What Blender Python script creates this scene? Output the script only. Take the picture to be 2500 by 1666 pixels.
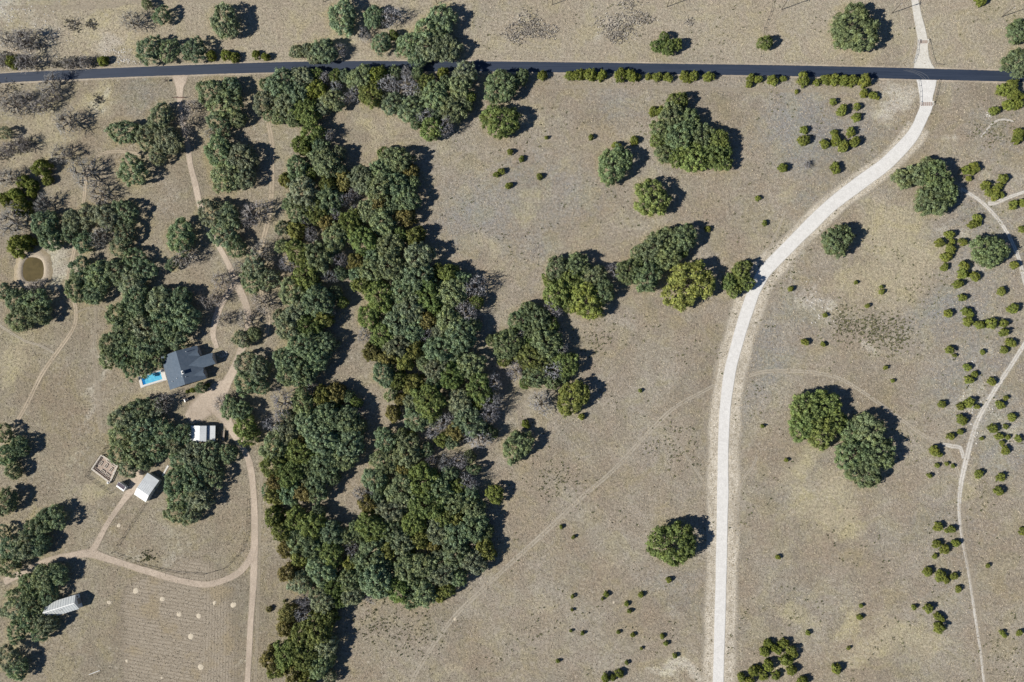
import bpy, math, random
import numpy as np
from mathutils import Vector, Matrix

# ---------------------------------------------------------------- scene reset, camera, sky, sun, exposure
for o in list(bpy.data.objects): bpy.data.objects.remove(o)
SC = bpy.context.scene
COL = SC.collection
IMG_W, IMG_H, FPX, CAM_H = 2500.0, 1666.0, 1667.0, 350.0
NADIR = (1350.0, 905.0)                     # where straight-down falls in the picture: the drone hangs slightly tilted
d = Vector((NADIR[0] - IMG_W/2, -(NADIR[1] - IMG_H/2), -FPX)).normalized()
ROT = d.rotation_difference(Vector((0, 0, -1))).to_matrix()
cam_d = bpy.data.cameras.new('camera'); cam = bpy.data.objects.new('camera', cam_d); COL.objects.link(cam)
cam_d.sensor_width = 36.0; cam_d.lens = 36.0*FPX/IMG_W; cam_d.clip_start = 1.0; cam_d.clip_end = 9000.0
cam.matrix_world = Matrix.Translation((0, 0, CAM_H)) @ ROT.to_4x4()
SC.camera = cam

SUN_EL = math.radians(34.0)
SHADOW_DIR = math.radians(19.0)             # shadows run to the right and a little up
world = bpy.data.worlds.new('World'); SC.world = world; world.use_nodes = True
wn = world.node_tree.nodes; wl = world.node_tree.links
sky = wn.new('ShaderNodeTexSky'); sky.sky_type = 'NISHITA'; sky.sun_disc = False
sky.sun_elevation = SUN_EL
sky.sun_rotation = math.radians(90.0) - (SHADOW_DIR + math.pi)
sky.altitude = 1500.0; sky.air_density = 0.9; sky.dust_density = 0.0; sky.ozone_density = 4.0
wn['Background'].inputs['Strength'].default_value = 0.05
wl.new(sky.outputs[0], wn['Background'].inputs[0])
sl = bpy.data.lights.new('sun', 'SUN'); sl.energy = 5.0; sl.angle = math.radians(0.5); sl.color = (1.0, 0.945, 0.845)
sun = bpy.data.objects.new('sun', sl); COL.objects.link(sun)
sdir = Vector((math.cos(SHADOW_DIR)*math.cos(SUN_EL), math.sin(SHADOW_DIR)*math.cos(SUN_EL), -math.sin(SUN_EL)))
sun.rotation_euler = sdir.to_track_quat('-Z', 'Y').to_euler(); sun.location = (-60, -20, 120)
vs = SC.view_settings
vs.view_transform = 'Standard'; vs.look = 'None'; vs.exposure = 0.38; vs.gamma = 1.0; vs.use_curve_mapping = False

# ---------------------------------------------------------------- survey: picture point at a known height -> place on the ground plan
RNP = np.array(ROT)
def W(px, py, z=0.0):
    v = ROT @ Vector((px - IMG_W/2, -(py - IMG_H/2), -FPX))
    t = (CAM_H - z)/-v.z
    return Vector((v.x*t, v.y*t, z))
def to_px(x, y, z=0.0):                     # numpy arrays
    p = np.stack([x, y, np.zeros_like(x) + z - CAM_H], -1) @ RNP      # R^T p
    return IMG_W/2 + FPX*p[..., 0]/-p[..., 2], IMG_H/2 - FPX*p[..., 1]/-p[..., 2]
S0 = CAM_H/FPX
rng = np.random.default_rng(11); random.seed(5)

# ---------------------------------------------------------------- object helpers
def tag(o, label=None, cat=None, group=None, kind=None):
    if label: o['label'] = label
    if cat: o['category'] = cat
    if group: o['group'] = group
    if kind: o['kind'] = kind
    return o
def empty(name, loc=(0, 0, 0), rz=0.0):
    o = bpy.data.objects.new(name, None); COL.objects.link(o); o.location = loc; o.rotation_euler = (0, 0, rz)
    o.empty_display_size = 0.5
    return o
def mesh_np(name, v, f, mats=(), attrs=None, smooth=False):
    me = bpy.data.meshes.new(name)
    v = np.asarray(v, np.float32); f = np.asarray(f, np.int32)
    n = f.shape[1]
    me.vertices.add(len(v)); me.vertices.foreach_set('co', v.ravel())
    me.loops.add(f.size); me.loops.foreach_set('vertex_index', f.ravel())
    me.polygons.add(len(f)); me.polygons.foreach_set('loop_start', np.arange(0, f.size, n, dtype=np.int32))
    me.polygons.foreach_set('loop_total', np.full(len(f), n, np.int32))
    if smooth: me.polygons.foreach_set('use_smooth', np.ones(len(f), bool))
    for k, a in (attrs or {}).items():
        a = np.asarray(a, np.float32)
        if a.ndim == 1:
            at = me.attributes.new(k, 'FLOAT', 'POINT'); at.data.foreach_set('value', a)
        else:
            at = me.attributes.new(k, 'FLOAT_COLOR', 'POINT'); at.data.foreach_set('color', a.ravel())
    for m in mats: me.materials.append(m)
    me.update(calc_edges=True); me.validate()
    return me
def obj(name, me, parent=None, loc=None, color=None):
    o = bpy.data.objects.new(name, me); COL.objects.link(o)
    if parent: o.parent = parent
    if loc is not None: o.location = loc
    if color: o.color = color
    return o
class MB:                                   # collects faces of one part
    def __init__(s): s.v = []; s.f = []
    def add(s, vs_, fs):
        b = len(s.v); s.v += [tuple(p) for p in vs_]; s.f += [tuple(i + b for i in q) for q in fs]
    def box(s, c, sz, rz=0.0, taper=1.0):
        hx, hy, hz = sz[0]/2, sz[1]/2, sz[2]/2; ca, sa = math.cos(rz), math.sin(rz); p = []
        for k, z in ((1.0, -hz), (taper, hz)):
            for x, y in ((-hx, -hy), (hx, -hy), (hx, hy), (-hx, hy)):
                x *= k; y *= k; p.append((c[0] + x*ca - y*sa, c[1] + x*sa + y*ca, c[2] + z))
        s.add(p, [(3, 2, 1, 0), (4, 5, 6, 7), (0, 1, 5, 4), (1, 2, 6, 5), (2, 3, 7, 6), (3, 0, 4, 7)])
    def bar(s, a, b, w, h=None):
        a = Vector(a); b = Vector(b); h = h or w; t = (b - a).normalized()
        u = t.cross(Vector((0, 0, 1)));  u = u.normalized() if u.length > 1e-4 else Vector((1, 0, 0)); n = u.cross(t).normalized()
        p = []
        for q in (a, b):
            for i, j in ((-1, -1), (1, -1), (1, 1), (-1, 1)): p.append(q + u*(i*w/2) + n*(j*h/2))
        s.add(p, [(3, 2, 1, 0), (4, 5, 6, 7), (0, 1, 5, 4), (1, 2, 6, 5), (2, 3, 7, 6), (3, 0, 4, 7)])
    def tube(s, pts, rad, n=8, cap=True):
        pts = [Vector(p) for p in pts]; b = len(s.v); m = len(pts)
        for i, p in enumerate(pts):
            t = (pts[min(i+1, m-1)] - pts[max(i-1, 0)]).normalized()
            u = t.orthogonal().normalized(); w = t.cross(u)
            if abs(t.z) > .3: u = (Vector((1, 0, 0)) - t*t.x).normalized(); w = t.cross(u)
            for k in range(n):
                a = 2*math.pi*k/n; s.v.append(tuple(p + (u*math.cos(a) + w*math.sin(a))*rad[i]))
        for i in range(m-1):
            for k in range(n):
                k2 = (k+1) % n; s.f.append((b+i*n+k, b+i*n+k2, b+(i+1)*n+k2, b+(i+1)*n+k))
        if cap: s.f.append(tuple(b+(m-1)*n+k for k in range(n))); s.f.append(tuple(b+n-1-k for k in range(n)))
    def slab(s, quad, th):                  # quad of top corners (ccw from above), thickened downwards
        p = [Vector(q) for q in quad]; k = len(p); lo = [q - Vector((0, 0, th)) for q in p]
        f = [tuple(range(k)), tuple(reversed(range(k, 2*k)))]
        f += [(i, k+i, k+(i+1) % k, (i+1) % k) for i in range(k)]
        s.add(p + lo, f)
    def build(s, name, mat, parent=None, smooth=False):
        me = bpy.data.meshes.new(name); me.from_pydata(s.v, [], s.f); me.materials.append(mat); me.update()
        if smooth:
            for p in me.polygons: p.use_smooth = True
        return obj(name, me, parent)

# ---------------------------------------------------------------- material helpers
class NT:
    def __init__(s, name):
        s.m = bpy.data.materials.new(name); s.m.use_nodes = True; s.t = s.m.node_tree; s.n = s.t.nodes
        s.b = s.n['Principled BSDF']; s.out = s.n['Material Output']
        s.b.inputs['Specular IOR Level'].default_value = 0.2
    def put(s, v, sock):
        if hasattr(v, 'is_output') or isinstance(v, bpy.types.NodeSocket): s.t.links.new(v, sock)
        else:
            if sock.type == 'RGBA' and not isinstance(v, (int, float)): v = tuple(v) + (1,)*(4-len(v))
            sock.default_value = v
    def coord(s):
        if not hasattr(s, '_c'):
            g = s.n.new('ShaderNodeNewGeometry'); s._c = g.outputs['Position']
        return s._c
    def mapping(s, vec, scale=(1, 1, 1), rz=0.0):
        m = s.n.new('ShaderNodeMapping'); s.put(vec, m.inputs['Vector']); m.inputs['Scale'].default_value = scale
        m.inputs['Rotation'].default_value = (0, 0, rz); return m.outputs[0]
    def noise(s, scale, detail=4.0, rough=0.55, vec=None, dist=0.0):
        n = s.n.new('ShaderNodeTexNoise'); n.inputs['Scale'].default_value = scale; n.inputs['Detail'].default_value = detail
        n.inputs['Roughness'].default_value = rough; n.inputs['Distortion'].default_value = dist
        s.put(vec if vec is not None else s.coord(), n.inputs['Vector']); return n.outputs['Fac']
    def ramp(s, v, a, b, lo=0.0, hi=1.0):
        n = s.n.new('ShaderNodeMapRange'); n.interpolation_type = 'SMOOTHSTEP'; s.put(v, n.inputs['Value'])
        for k, x in zip(('From Min', 'From Max', 'To Min', 'To Max'), (a, b, lo, hi)): n.inputs[k].default_value = x
        return n.outputs['Result']
    def math(s, op, a, b=0.0):
        n = s.n.new('ShaderNodeMath'); n.operation = op; s.put(a, n.inputs[0]); s.put(b, n.inputs[1]); return n.outputs[0]
    def mix(s, f, a, b, mode='MIX'):
        n = s.n.new('ShaderNodeMix'); n.data_type = 'RGBA'; n.blend_type = mode
        s.put(f, n.inputs[0]); s.put(a, n.inputs[6]); s.put(b, n.inputs[7]); return n.outputs[2]
    def attr(s, name):
        n = s.n.new('ShaderNodeAttribute'); n.attribute_name = name; return n
    def bump(s, h, strength, dist):
        n = s.n.new('ShaderNodeBump'); n.inputs['Strength'].default_value = strength; n.inputs['Distance'].default_value = dist
        s.put(h, n.inputs['Height']); s.t.links.new(n.outputs[0], s.b.inputs['Normal'])
    def fin(s, color, rough=0.9, spec=None, metal=None):
        s.put(color, s.b.inputs['Base Color']); s.put(rough, s.b.inputs['Roughness'])
        if spec is not None: s.b.inputs['Specular IOR Level'].default_value = spec
        if metal is not None: s.b.inputs['Metallic'].default_value = metal
        return s.m
def plain(name, c, var=0.25, scale=1.2, rough=0.8, spec=0.2, metal=None, bump=0.0):
    t = NT(name); n = t.noise(scale, 5.0, .6); n2 = t.noise(scale*7, 3.0, .6)
    v = t.math('ADD', t.math('MULTIPLY', n, .6), t.math('MULTIPLY', n2, .4))
    k = t.ramp(v, .3, .7)
    col = t.mix(k, [x*(1-var) for x in c], [min(1, x*(1+var)) for x in c])
    if bump: t.bump(n2, .6, bump)
    return t.fin(col, rough, spec, metal)
def leaf_mat(name, rough=0.65, transl=0.42, vlo=.42, vhi=1.62):
    t = NT(name); oi = t.n.new('ShaderNodeObjectInfo'); a = t.attr('v').outputs['Fac']
    k = t.ramp(a, 0.0, 1.0, vlo, vhi)
    rgb = t.n.new('ShaderNodeCombineColor'); [t.put(k, rgb.inputs[i]) for i in range(3)]
    col = t.mix(1.0, oi.outputs['Color'], rgb.outputs[0], 'MULTIPLY')
    n = t.noise(.35, 3.0, .6)
    col = t.mix(t.ramp(n, .42, .68, 0, .5), col, t.mix(1.0, col, (1.3, 1.12, .7), 'MULTIPLY'))
    t.fin(col, rough, .15)
    tr = t.n.new('ShaderNodeBsdfTranslucent'); t.put(col, tr.inputs['Color'])
    mx = t.n.new('ShaderNodeMixShader'); mx.inputs[0].default_value = transl
    t.t.links.new(t.b.outputs[0], mx.inputs[1]); t.t.links.new(tr.outputs[0], mx.inputs[2]); t.t.links.new(mx.outputs[0], t.out.inputs['Surface'])
    return t.m
M = {}
M['leaf'] = leaf_mat('leaf'); M['cedar'] = leaf_mat('cedar_leaf', .7, .3, .55, 1.45)
def twig_mat():
    t = NT('twig'); oi = t.n.new('ShaderNodeObjectInfo'); n = t.noise(2.0, 3.0)
    return t.fin(t.mix(t.ramp(n, .3, .7), t.mix(1.0, oi.outputs['Color'], (.82, .82, .85), 'MULTIPLY'), oi.outputs['Color']), .85, .1)
M['twig'] = twig_mat()
M['bark'] = plain('bark', (.13, .11, .095), .3, 3.0, .9, .1, bump=.05)

# ---------------------------------------------------------------- dry pasture: colour zones surveyed as soft blobs (x, y, rx, ry, strength) in picture pixels
Z_STRAW = [(1960,1130,40,45,1.0),(2045,1180,50,40,1.0),(1990,1240,50,60,.9),(2120,1580,70,40,.9),(2220,1560,60,50,.9),(1935,1495,34,28,1.1),(2065,1520,30,26,1.0),(1330,1490,60,40,.5),(1480,1390,60,40,.4),(2380,1190,40,40,.5),(1900,1640,50,24,.8),(1530,520,40,40,.4),(1420,600,50,30,.4),(2190,600,95,110,.9),(2130,690,110,80,.7),(2060,1260,60,60,.8),(1930,1180,60,50,.55),(2010,1560,150,50,.35),(225,232,38,42,1.0),(110,300,90,80,.7),(270,85,120,60,.65),(60,40,120,60,.5),(20,410,60,40,.6),(25,870,40,60,.9),(385,965,60,30,.8),(500,870,40,40,.6),(1310,505,70,45,.5),(1180,615,25,40,.6),(1240,640,40,40,.45),(905,330,28,30,.7),(960,295,120,50,.45),(2270,1000,60,60,.3),(1690,1640,120,30,.7),(1940,1500,40,40,.8),(2070,1520,30,30,.6),(2200,1590,90,60,.6),(1930,470,40,40,.6),(1880,590,60,60,.5),(1990,105,40,60,.5),(1725,15,60,20,.6),(340,1600,25,60,.6),(400,1580,50,30,.5),(350,1425,30,22,.7),(1300,270,80,60,.5),(740,60,110,70,.35),(850,110,90,50,.5),(235,1160,30,35,.9),(250,1190,30,20,.9),(150,1390,50,25,.6),(20,1550,80,30,.6),(20,1290,60,30,.7),(90,660,70,60,.35),(110,1130,90,50,.5),(2300,90,140,60,.15),(470,290,40,60,.4),(600,230,60,60,.4),(1085,1650,60,30,.6),(180,470,60,60,.4),(630,820,40,60,.5),(560,820,50,40,.5)]
Z_GREY = [(1170,520,120,120,.7),(1250,470,150,100,.6),(1300,560,120,120,.55),(1360,480,140,120,.6),(1500,240,120,60,.55),(1980,320,130,110,.8),(1940,250,80,60,.6),(1860,900,70,110,.7),(2000,480,80,60,.6),(1400,700,120,60,.5),(1690,560,140,60,.35),(2380,620,130,150,.7),(2340,760,110,90,.8),(2370,900,130,150,.7),(2430,1050,110,150,.7),(1660,1420,110,110,.5),(1960,740,70,90,.6),(1880,820,70,80,.6),(2420,320,90,70,.6),(2110,320,90,80,.6),(320,230,90,50,.5),(420,510,70,80,.35),(330,260,60,50,.5),(1520,900,130,120,.25),(2320,1300,120,150,.45),(2330,1450,120,150,.4),(1590,1110,60,90,.4),(1820,1010,50,80,.55),(1440,420,70,90,.3),(1750,330,90,110,.35),(60,1010,70,120,.25),(170,900,70,120,.3),(200,1090,70,80,.35),(1130,1560,120,120,.2),(1400,1500,160,140,.2),(2000,1400,160,140,.2)]
Z_PALE = [(2180,262,42,45,.9),(2185,290,30,30,.6),(10,25,70,35,.8),(110,50,60,30,.45),(60,110,60,40,.5),(280,125,50,22,.6),(180,160,60,14,.4),(118,655,46,48,.8),(50,655,26,50,.35),(100,700,40,22,.6),(150,720,26,60,.3),(232,880,14,100,.55),(238,1000,16,80,.5),(1690,1645,110,20,.8),(1640,1505,20,40,.4),(2000,720,40,50,.55),(2030,770,25,25,.6),(1920,640,30,30,.5),(2330,550,40,30,.5),(2370,670,40,60,.5),(2450,1040,40,60,.5),(2440,1100,40,60,.35),(2380,1000,40,60,.55),(2410,960,40,40,.5),(2400,875,30,30,.5),(2110,865,20,20,.6),(2420,420,30,30,.4),(2360,480,40,25,.6),(2475,430,30,30,.4),(1720,15,40,20,.3),(560,1640,50,40,.45),(430,1330,60,45,.45),(450,1370,50,25,.35),(100,1150,60,40,.35),(170,1120,50,40,.3),(1975,330,40,30,.35),(370,1640,60,30,.35),(240,230,20,26,.6),(420,480,70,60,.35),(1250,1270,14,10,.3),(2310,345,20,50,.4),(1290,60,40,25,.45),(1510,62,46,26,.6),(2240,145,60,20,.4),(290,1370,60,16,.4)]
Z_BROWN = [(150,960,110,120,.5),(100,1040,90,80,.5),(200,1060,60,60,.45),(170,830,60,60,.5),(300,1310,60,50,.5),(520,1250,80,70,.35),(1640,1500,110,70,.55),(1960,1470,80,60,.4),(1300,210,40,30,.6),(1290,1100,90,70,.3),(1180,1640,50,30,.6),(930,1520,90,80,.5),(1890,680,60,40,.2),(2100,620,200,160,.25),(640,400,30,120,.35),(300,440,80,40,.3),(480,680,60,60,.35),(250,300,50,50,.3),(860,900,40,70,.3),(1250,830,60,90,.35),(640,1500,40,150,.25),(200,1510,60,60,.4),(1560,1640,60,30,.5)]
Z_NORTH = [(1300,70,1500,80,.9),(2300,90,300,80,.7)]

TREES = []     # (kind, px, py, radius px) filled below; the grass ring needs it
def parse(kind, s):
    for t in s.replace('\n', ' ').split(';'):
        q = t.split()
        if len(q) == 3: TREES.append([kind] + [float(x) for x in q])
# O grey-green live oak, G brighter green oak, Y yellow-green oak, B leafless, C cedar
parse('O', '''548 52 42;362 122 36;412 122 30;472 122 33;394 38 24;357 10 14;835 43 40;912 42 28;930 105 26;1000 108 34;1042 72 34;1080 46 36;1052 118 38;1096 118 32;1022 142 24;1070 88 30;
725 126 19;748 122 20;790 124 32;765 138 20;298 322 36;390 285 34;358 335 34;410 345 38;385 378 26;515 225 38;550 252 42;535 300 32;578 290 24;560 215 30;322 416 40;350 425 28;10 325 20;
105 545 36;120 578 34;175 540 30;168 570 24;215 525 32;262 530 36;308 515 32;302 572 32;205 592 28;290 605 26;325 628 28;440 578 42;420 645 18;
195 662 34;185 702 34;238 672 38;228 715 32;282 662 34;322 690 38;350 660 32;332 740 42;292 770 36;392 742 42;438 735 34;446 775 42;400 790 42;350 802 40;302 812 38;270 840 32;265 872 28;300 872 30;342 848 36;350 892 30;318 900 26;430 818 36;462 800 32;378 838 30;383 874 26;
535 372 42;590 388 42;552 432 42;602 432 28;515 520 38;555 530 34;545 575 36;575 602 28;620 652 34;615 690 30;655 682 28;590 828 24;620 815 18;600 890 32;632 902 30;600 935 32;634 942 24;560 995 26;588 1005 28;
40 732 32;85 735 36;50 775 38;95 765 32;72 792 28;5 712 24;5 1060 26;45 1092 28;14 1112 30;32 1150 22;10 1228 34;105 1275 34;132 1265 32;80 1292 28;60 1335 38;28 1342 34;96 1332 28;20 1382 32;8 1300 18;
108 1412 36;140 1402 28;70 1432 30;118 1448 28;48 1455 30;38 1486 34;72 1508 36;112 1522 30;40 1542 28;100 1546 24;84 1478 28;22 1610 34;42 1634 28;
438 1126 26;470 1112 34;512 1108 30;556 1108 24;430 1176 36;472 1168 40;518 1158 32;440 1216 36;482 1214 36;432 1252 30;466 1254 28;506 1210 28;
300 1022 36;442 1062 28;342 1000 34;372 1002 28;300 1066 38;350 1052 40;398 1056 34;290 1110 30;332 1110 36;382 1098 31;424 1084 26;312 1142 26;358 1130 18;
1222 210 42;1275 188 20;1135 178 30;1122 212 30;2088 70 56;2490 76 30;2496 150 40;1640 285 34;1620 320 30;1682 290 26;1660 330 38;1712 335 34;1625 375 24;1500 402 44;2045 587 36;
2285 430 36;2205 435 24;2240 425 26;2265 402 20;2310 472 30;2277 490 40;2248 490 24;2417 613 40;2120 1050 38;2082 1108 38;2142 1108 42;2112 1152 40;2076 1052 26;1263 1090 37;
700 880 34;742 842 38;772 878 34;702 915 30;740 912 34;705 800 36''')
parse('G', '''1222 295 44;1655 246 24;1752 345 30;1695 385 36;1742 378 32;1768 366 22;1762 396 24;1608 345 20;1655 382 26;1592 484 44;1605 112 17;1632 116 20;1622 90 13;1652 108 15;1868 104 19;
1780 690 20;1812 660 24;1822 692 20;1792 706 20;1643 1328 54;1972 1000 40;2012 990 36;1960 1042 34;2002 1052 40;2038 1030 28;600 1042 32;606 1068 26;960 85 13;450 975 1''')
parse('O', '''490 948 15''')
parse('C', '''470 953 7;457 956 5;505 942 7''')
parse('Y', '''1398 972 42;1208 1207 24;1430 735 46;1680 695 60''')
parse('B', '''320 50 30;15 95 26;62 96 36;62 150 30;8 150 20;205 150 18;170 156 20;120 205 32;128 232 24;30 256 38;100 258 28;62 240 24;160 298 36;150 374 30;55 350 24;22 362 22;470 260 24;455 300 22;515 325 20;200 420 40;240 472 32;
20 432 30;26 540 44;105 500 28;248 576 32;85 702 24;450 626 32;622 520 36;640 612 30;585 650 18;540 685 26;528 726 22;640 738 28;600 782 26;505 740 18;540 985 24;398 985 26;955 40 28;890 85 18;832 122 18;1322 985 30;1160 700 30;1140 760 28;
1165 1068 32;1350 750 22;1582 635 18;1500 660 20;1350 905 26;1258 905 24;690 985 34;672 1035 26;1000 210 26;950 205 26;1040 285 22;820 215 18;805 755 16;1970 402 10;805 330 14;545 780 20;760 945 14;1200 980 26;1195 1010 24''')
parse('C', '''515 135 13;551 134 14;572 140 13;624 133 11;648 138 11;28 150 18;100 408 24;55 442 18;76 452 16;115 440 14;36 475 20;76 473 13;10 486 18;52 505 26;42 600 28;62 592 22;250 148 14;
1080 178 15;1324 183 12;1390 184 12;1412 182 16;1440 181 17;1470 183 13;1515 182 16;1540 183 16;1558 187 9;1583 187 8;1605 187 12;1631 188 12;1672 186 14;1693 186 14;1732 187 13;1833 190 10;1851 193 10;1887 195 13;1912 192 8;1962 193 17;1995 201 9;2018 194 13;2036 194 14;2060 195 14;2082 196 14;2112 197 16;1830 207 8;1945 224 5;
2110 227 10;2132 232 10;2143 238 5;2035 248 9;2057 269 13;2093 260 9;2092 286 11;1964 317 10;1963 342 14;2014 351 11;2038 324 9;2078 322 11;2042 343 13;2060 357 14;2088 346 13;1912 409 12;2040 410 13;1615 272 13;1595 272 12;
1505 355 11;1548 343 11;1443 335 7;1245 371 8;1273 388 8;1212 426 8;1224 418 9;1317 431 8;1242 453 9;1334 336 5;1728 559 8;1867 545 7;1851 484 7;1283 1036 11;1420 1018 8;2395 2 13;
2450 220 15;2470 210 16;2478 230 15;2463 255 13;2485 253 13;2495 235 8;2429 270 11;2490 325 13;2485 340 12;2360 415 11;2380 408 13;2375 420 8;2366 436 7;2450 436 12;2408 452 12;2415 470 9;2440 455 9;2432 465 11;2430 480 10;2446 476 7;2475 500 11;2498 495 10;2387 532 10;2376 548 11;2390 546 7;2320 573 11;2295 593 11;2352 591 10;2326 590 7;2322 608 12;2311 628 12;2307 653 9;2355 650 12;2351 668 12;2380 675 12;2341 694 11;2446 711 10;2478 647 10;2498 560 9;2351 727 9;2360 760 11;2370 768 9;2316 765 10;2475 754 12;2365 785 12;2393 793 11;2422 790 13;2452 790 10;2453 812 11;2469 837 11;2452 855 9;2320 855 10;2331 868 5;2400 860 6;2363 897 9;2380 914 8;2367 928 10;2422 932 10;2457 972 6;2443 989 10;2301 988 9;2346 993 9;2367 984 12;2386 993 7;2350 1025 12;2322 1066 9;2346 1055 7;2283 1101 12;2296 1111 6;2472 1019 10;2425 1047 11;2456 1042 6;2440 1066 9;2461 1068 6;2487 1072 8;2447 1082 6;2456 1100 10;2397 1071 5;2312 1133 5;2327 1138 5;2289 1137 6;2391 1158 10;2445 1166 10;2270 1162 6;2440 1200 11;
2292 1287 11;2325 1293 9;2312 1297 5;2288 1329 10;2335 1327 9;2308 1342 11;2283 1359 6;2266 1396 11;2297 1408 13;2311 1417 8;2330 1408 9;2341 1439 8;2232 1484 6;2268 1487 11;2290 1505 9;2300 1512 7;2295 1534 13;2103 1480 5;2100 1508 7;2447 1545 6;2453 1553 5;2490 1546 7;2500 1298 10;2413 1382 5;2072 1583 5;1973 1546 6;1914 1572 12;1876 1572 11;1868 1592 12;1890 1583 9;1901 1588 10;1935 1592 14;1921 1612 15;1877 1626 13;1840 1640 12;1865 1652 11;1852 1634 9;1895 1650 11;1934 1638 12;1810 1655 10;1830 1664 11;1960 1664 12;2043 1635 12;
1633 1417 7;1565 1453 7;1530 1475 6;1537 1493 6;1398 1457 5;1480 1452 7;1471 1463 4;1397 1490 4;1394 1541 4;1422 1547 5;1545 1551 6;1510 1544 5;1617 1554 6;1626 1572 6;1566 1584 4;1648 1602 6;1530 1619 5;1362 1615 5;1370 1287 5;1400 1312 5;1512 1645 11;1496 1656 8;1478 1657 10;1900 1361 6;656 1488 8;694 1468 4;
1966 835 9;2010 841 6;1931 705 7;1862 1041 5;1563 954 5;1920 1124 5;2015 770 6;2118 747 6;2152 701 5;2153 713 7;2090 690 5;2163 898 6;2180 930 5;
695 440 18;672 1212 26;668 1262 26;690 1300 28;700 1340 24;705 1400 26;702 1500 24;695 1532 22;660 1612 26;672 1640 20;820 990 16;980 975 18;960 1010 20;1000 1350 14''')
TREES = [t for t in TREES if t[3] > 3]
def merge(L):                                # lobes of one crown become one crown
    out = []
    for t in sorted(L, key=lambda q: -q[3]):
        if t[0] in 'OG' and any(u[0] in 'OG' and math.hypot(t[1]-u[1], t[2]-u[2]) < .80*u[3] for u in out): continue
        out.append(t)
    for t in out:
        if t[0] in 'OG' and t[3] > 22 and t[1] > 640: t[3] *= 1.04
    return out
TREES = merge(TREES)
# woods: outlines of the closed canopy, in picture pixels /1.0625
def fill(poly, seed, rmin, rmax, mixk, lean=0.64):
    poly = np.array(poly, float)*1.0625; rs = random.Random(seed)
    x0, y0 = poly.min(0); x1, y1 = poly.max(0)
    def inside(x, y):
        c = False; n = len(poly)
        for i in range(n):
            a, b = poly[i], poly[i-1]
            if (a[1] > y) != (b[1] > y) and x < (b[0]-a[0])*(y-a[1])/(b[1]-a[1]) + a[0]: c = not c
        return c
    def edge(x, y):
        m = 1e9; n = len(poly)
        for i in range(n):
            a, b = poly[i-1], poly[i]; e = b - a; t = max(0, min(1, ((x-a[0])*e[0] + (y-a[1])*e[1])/(e@e)))
            m = min(m, math.hypot(a[0]+e[0]*t-x, a[1]+e[1]*t-y))
        return m
    for k in range(6000):
        x = rs.uniform(x0, x1); y = rs.uniform(y0, y1)
        if not inside(x, y): continue
        e = edge(x, y); big = k < 3500
        r = rs.uniform(rmin, rmax) if big else rs.uniform(17, 24)
        if e < r*.8:
            if big and e < rmin*.75: continue
            r = max(min(r, e/.8), 15)
            if e < 11: continue
        if any(math.hypot(x-t[1], y-t[2]) < lean*(r + t[3])*(.92 if big else 1.0) for t in TREES if abs(t[1]-x) < 90): continue
        u = rs.random(); acc = 0
        for kk, p in mixk:
            acc += p
            if u < acc: break
        if kk == 'B': r = min(r, rs.uniform(15, 24))
        if kk == 'C': r = min(r, 26)
        TREES.append([kk, x, y, r*1.06 if kk in 'OG' else r])
MIXW = (('O', .53), ('G', .16), ('C', .18), ('B', .13))
fill([(690,290),(755,280),(790,330),(800,370),(860,380),(870,345),(905,325),(950,350),(965,400),(965,460),(975,520),(980,570),(1010,595),(1060,605),(1085,630),(1110,670),(1105,740),(1090,790),(1110,850),(1155,870),(1160,910),(1140,1000),(1110,1050),(1080,1030),(990,1030),(930,1010),(900,935),(880,900),(850,850),(815,800),(810,730),(815,680),(800,630),(780,650),(800,700),(780,740),(770,790),(740,850),(690,870),(635,870),(630,800),(625,740),(640,680),(640,600),(630,540),(650,470),(645,420),(660,380),(665,330)], 3, 30, 43, MIXW)
fill([(700,890),(780,880),(830,920),(840,980),(830,1030),(790,1090),(760,1130),(700,1160),(640,1150),(600,1130),(605,1050),(600,1010),(620,950)], 4, 31, 43, (('O', .62), ('G', .14), ('C', .17), ('B', .07)))
fill([(930,990),(1000,1030),(1100,1040),(1100,1120),(1110,1170),(1145,1190),(1140,1260),(1130,1310),(1080,1330),(1040,1370),(960,1415),(920,1390),(850,1385),(790,1390),(770,1440),(770,1500),(770,1590),(660,1590),(640,1530),(605,1520),(610,1485),(655,1465),(640,1430),(645,1395),(680,1375),(665,1340),(645,1280),(640,1210),(670,1170),(740,1160),(780,1210),(810,1200),(800,1130),(830,1080),(850,1010),(890,980)], 5, 30, 43, (('O', .55), ('G', .17), ('C', .15), ('B', .13)))
fill([(1110,780),(1160,760),(1190,700),(1240,690),(1290,740),(1290,780),(1330,830),(1310,870),(1260,900),(1200,890),(1160,850)], 6, 31, 41, (('O', .7), ('G', .2), ('B', .1)))
fill([(1240,620),(1280,590),(1330,585),(1380,620),(1400,650),(1425,690),(1380,700),(1330,730),(1250,690)], 7, 31, 41, (('O', .5), ('G', .5)))
fill([(1420,600),(1470,560),(1530,520),(1590,515),(1600,570),(1560,600),(1520,630),(1500,670),(1460,660),(1420,640)], 8, 31, 41, (('O', .7), ('G', .3)))
fill([(600,185),(650,155),(740,158),(860,150),(900,152),(890,230),(830,245),(790,240),(740,270),(690,300),(650,290),(590,265),(580,220)], 9, 31, 41, (('O', .68), ('G', .14), ('C', .1), ('B', .08)))
fill([(900,150),(960,155),(1000,185),(1090,155),(1095,210),(1080,260),(1040,310),(970,320),(940,280),(880,250),(870,190)], 10, 31, 41, (('O', .6), ('G', .22), ('B', .18)))

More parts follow.
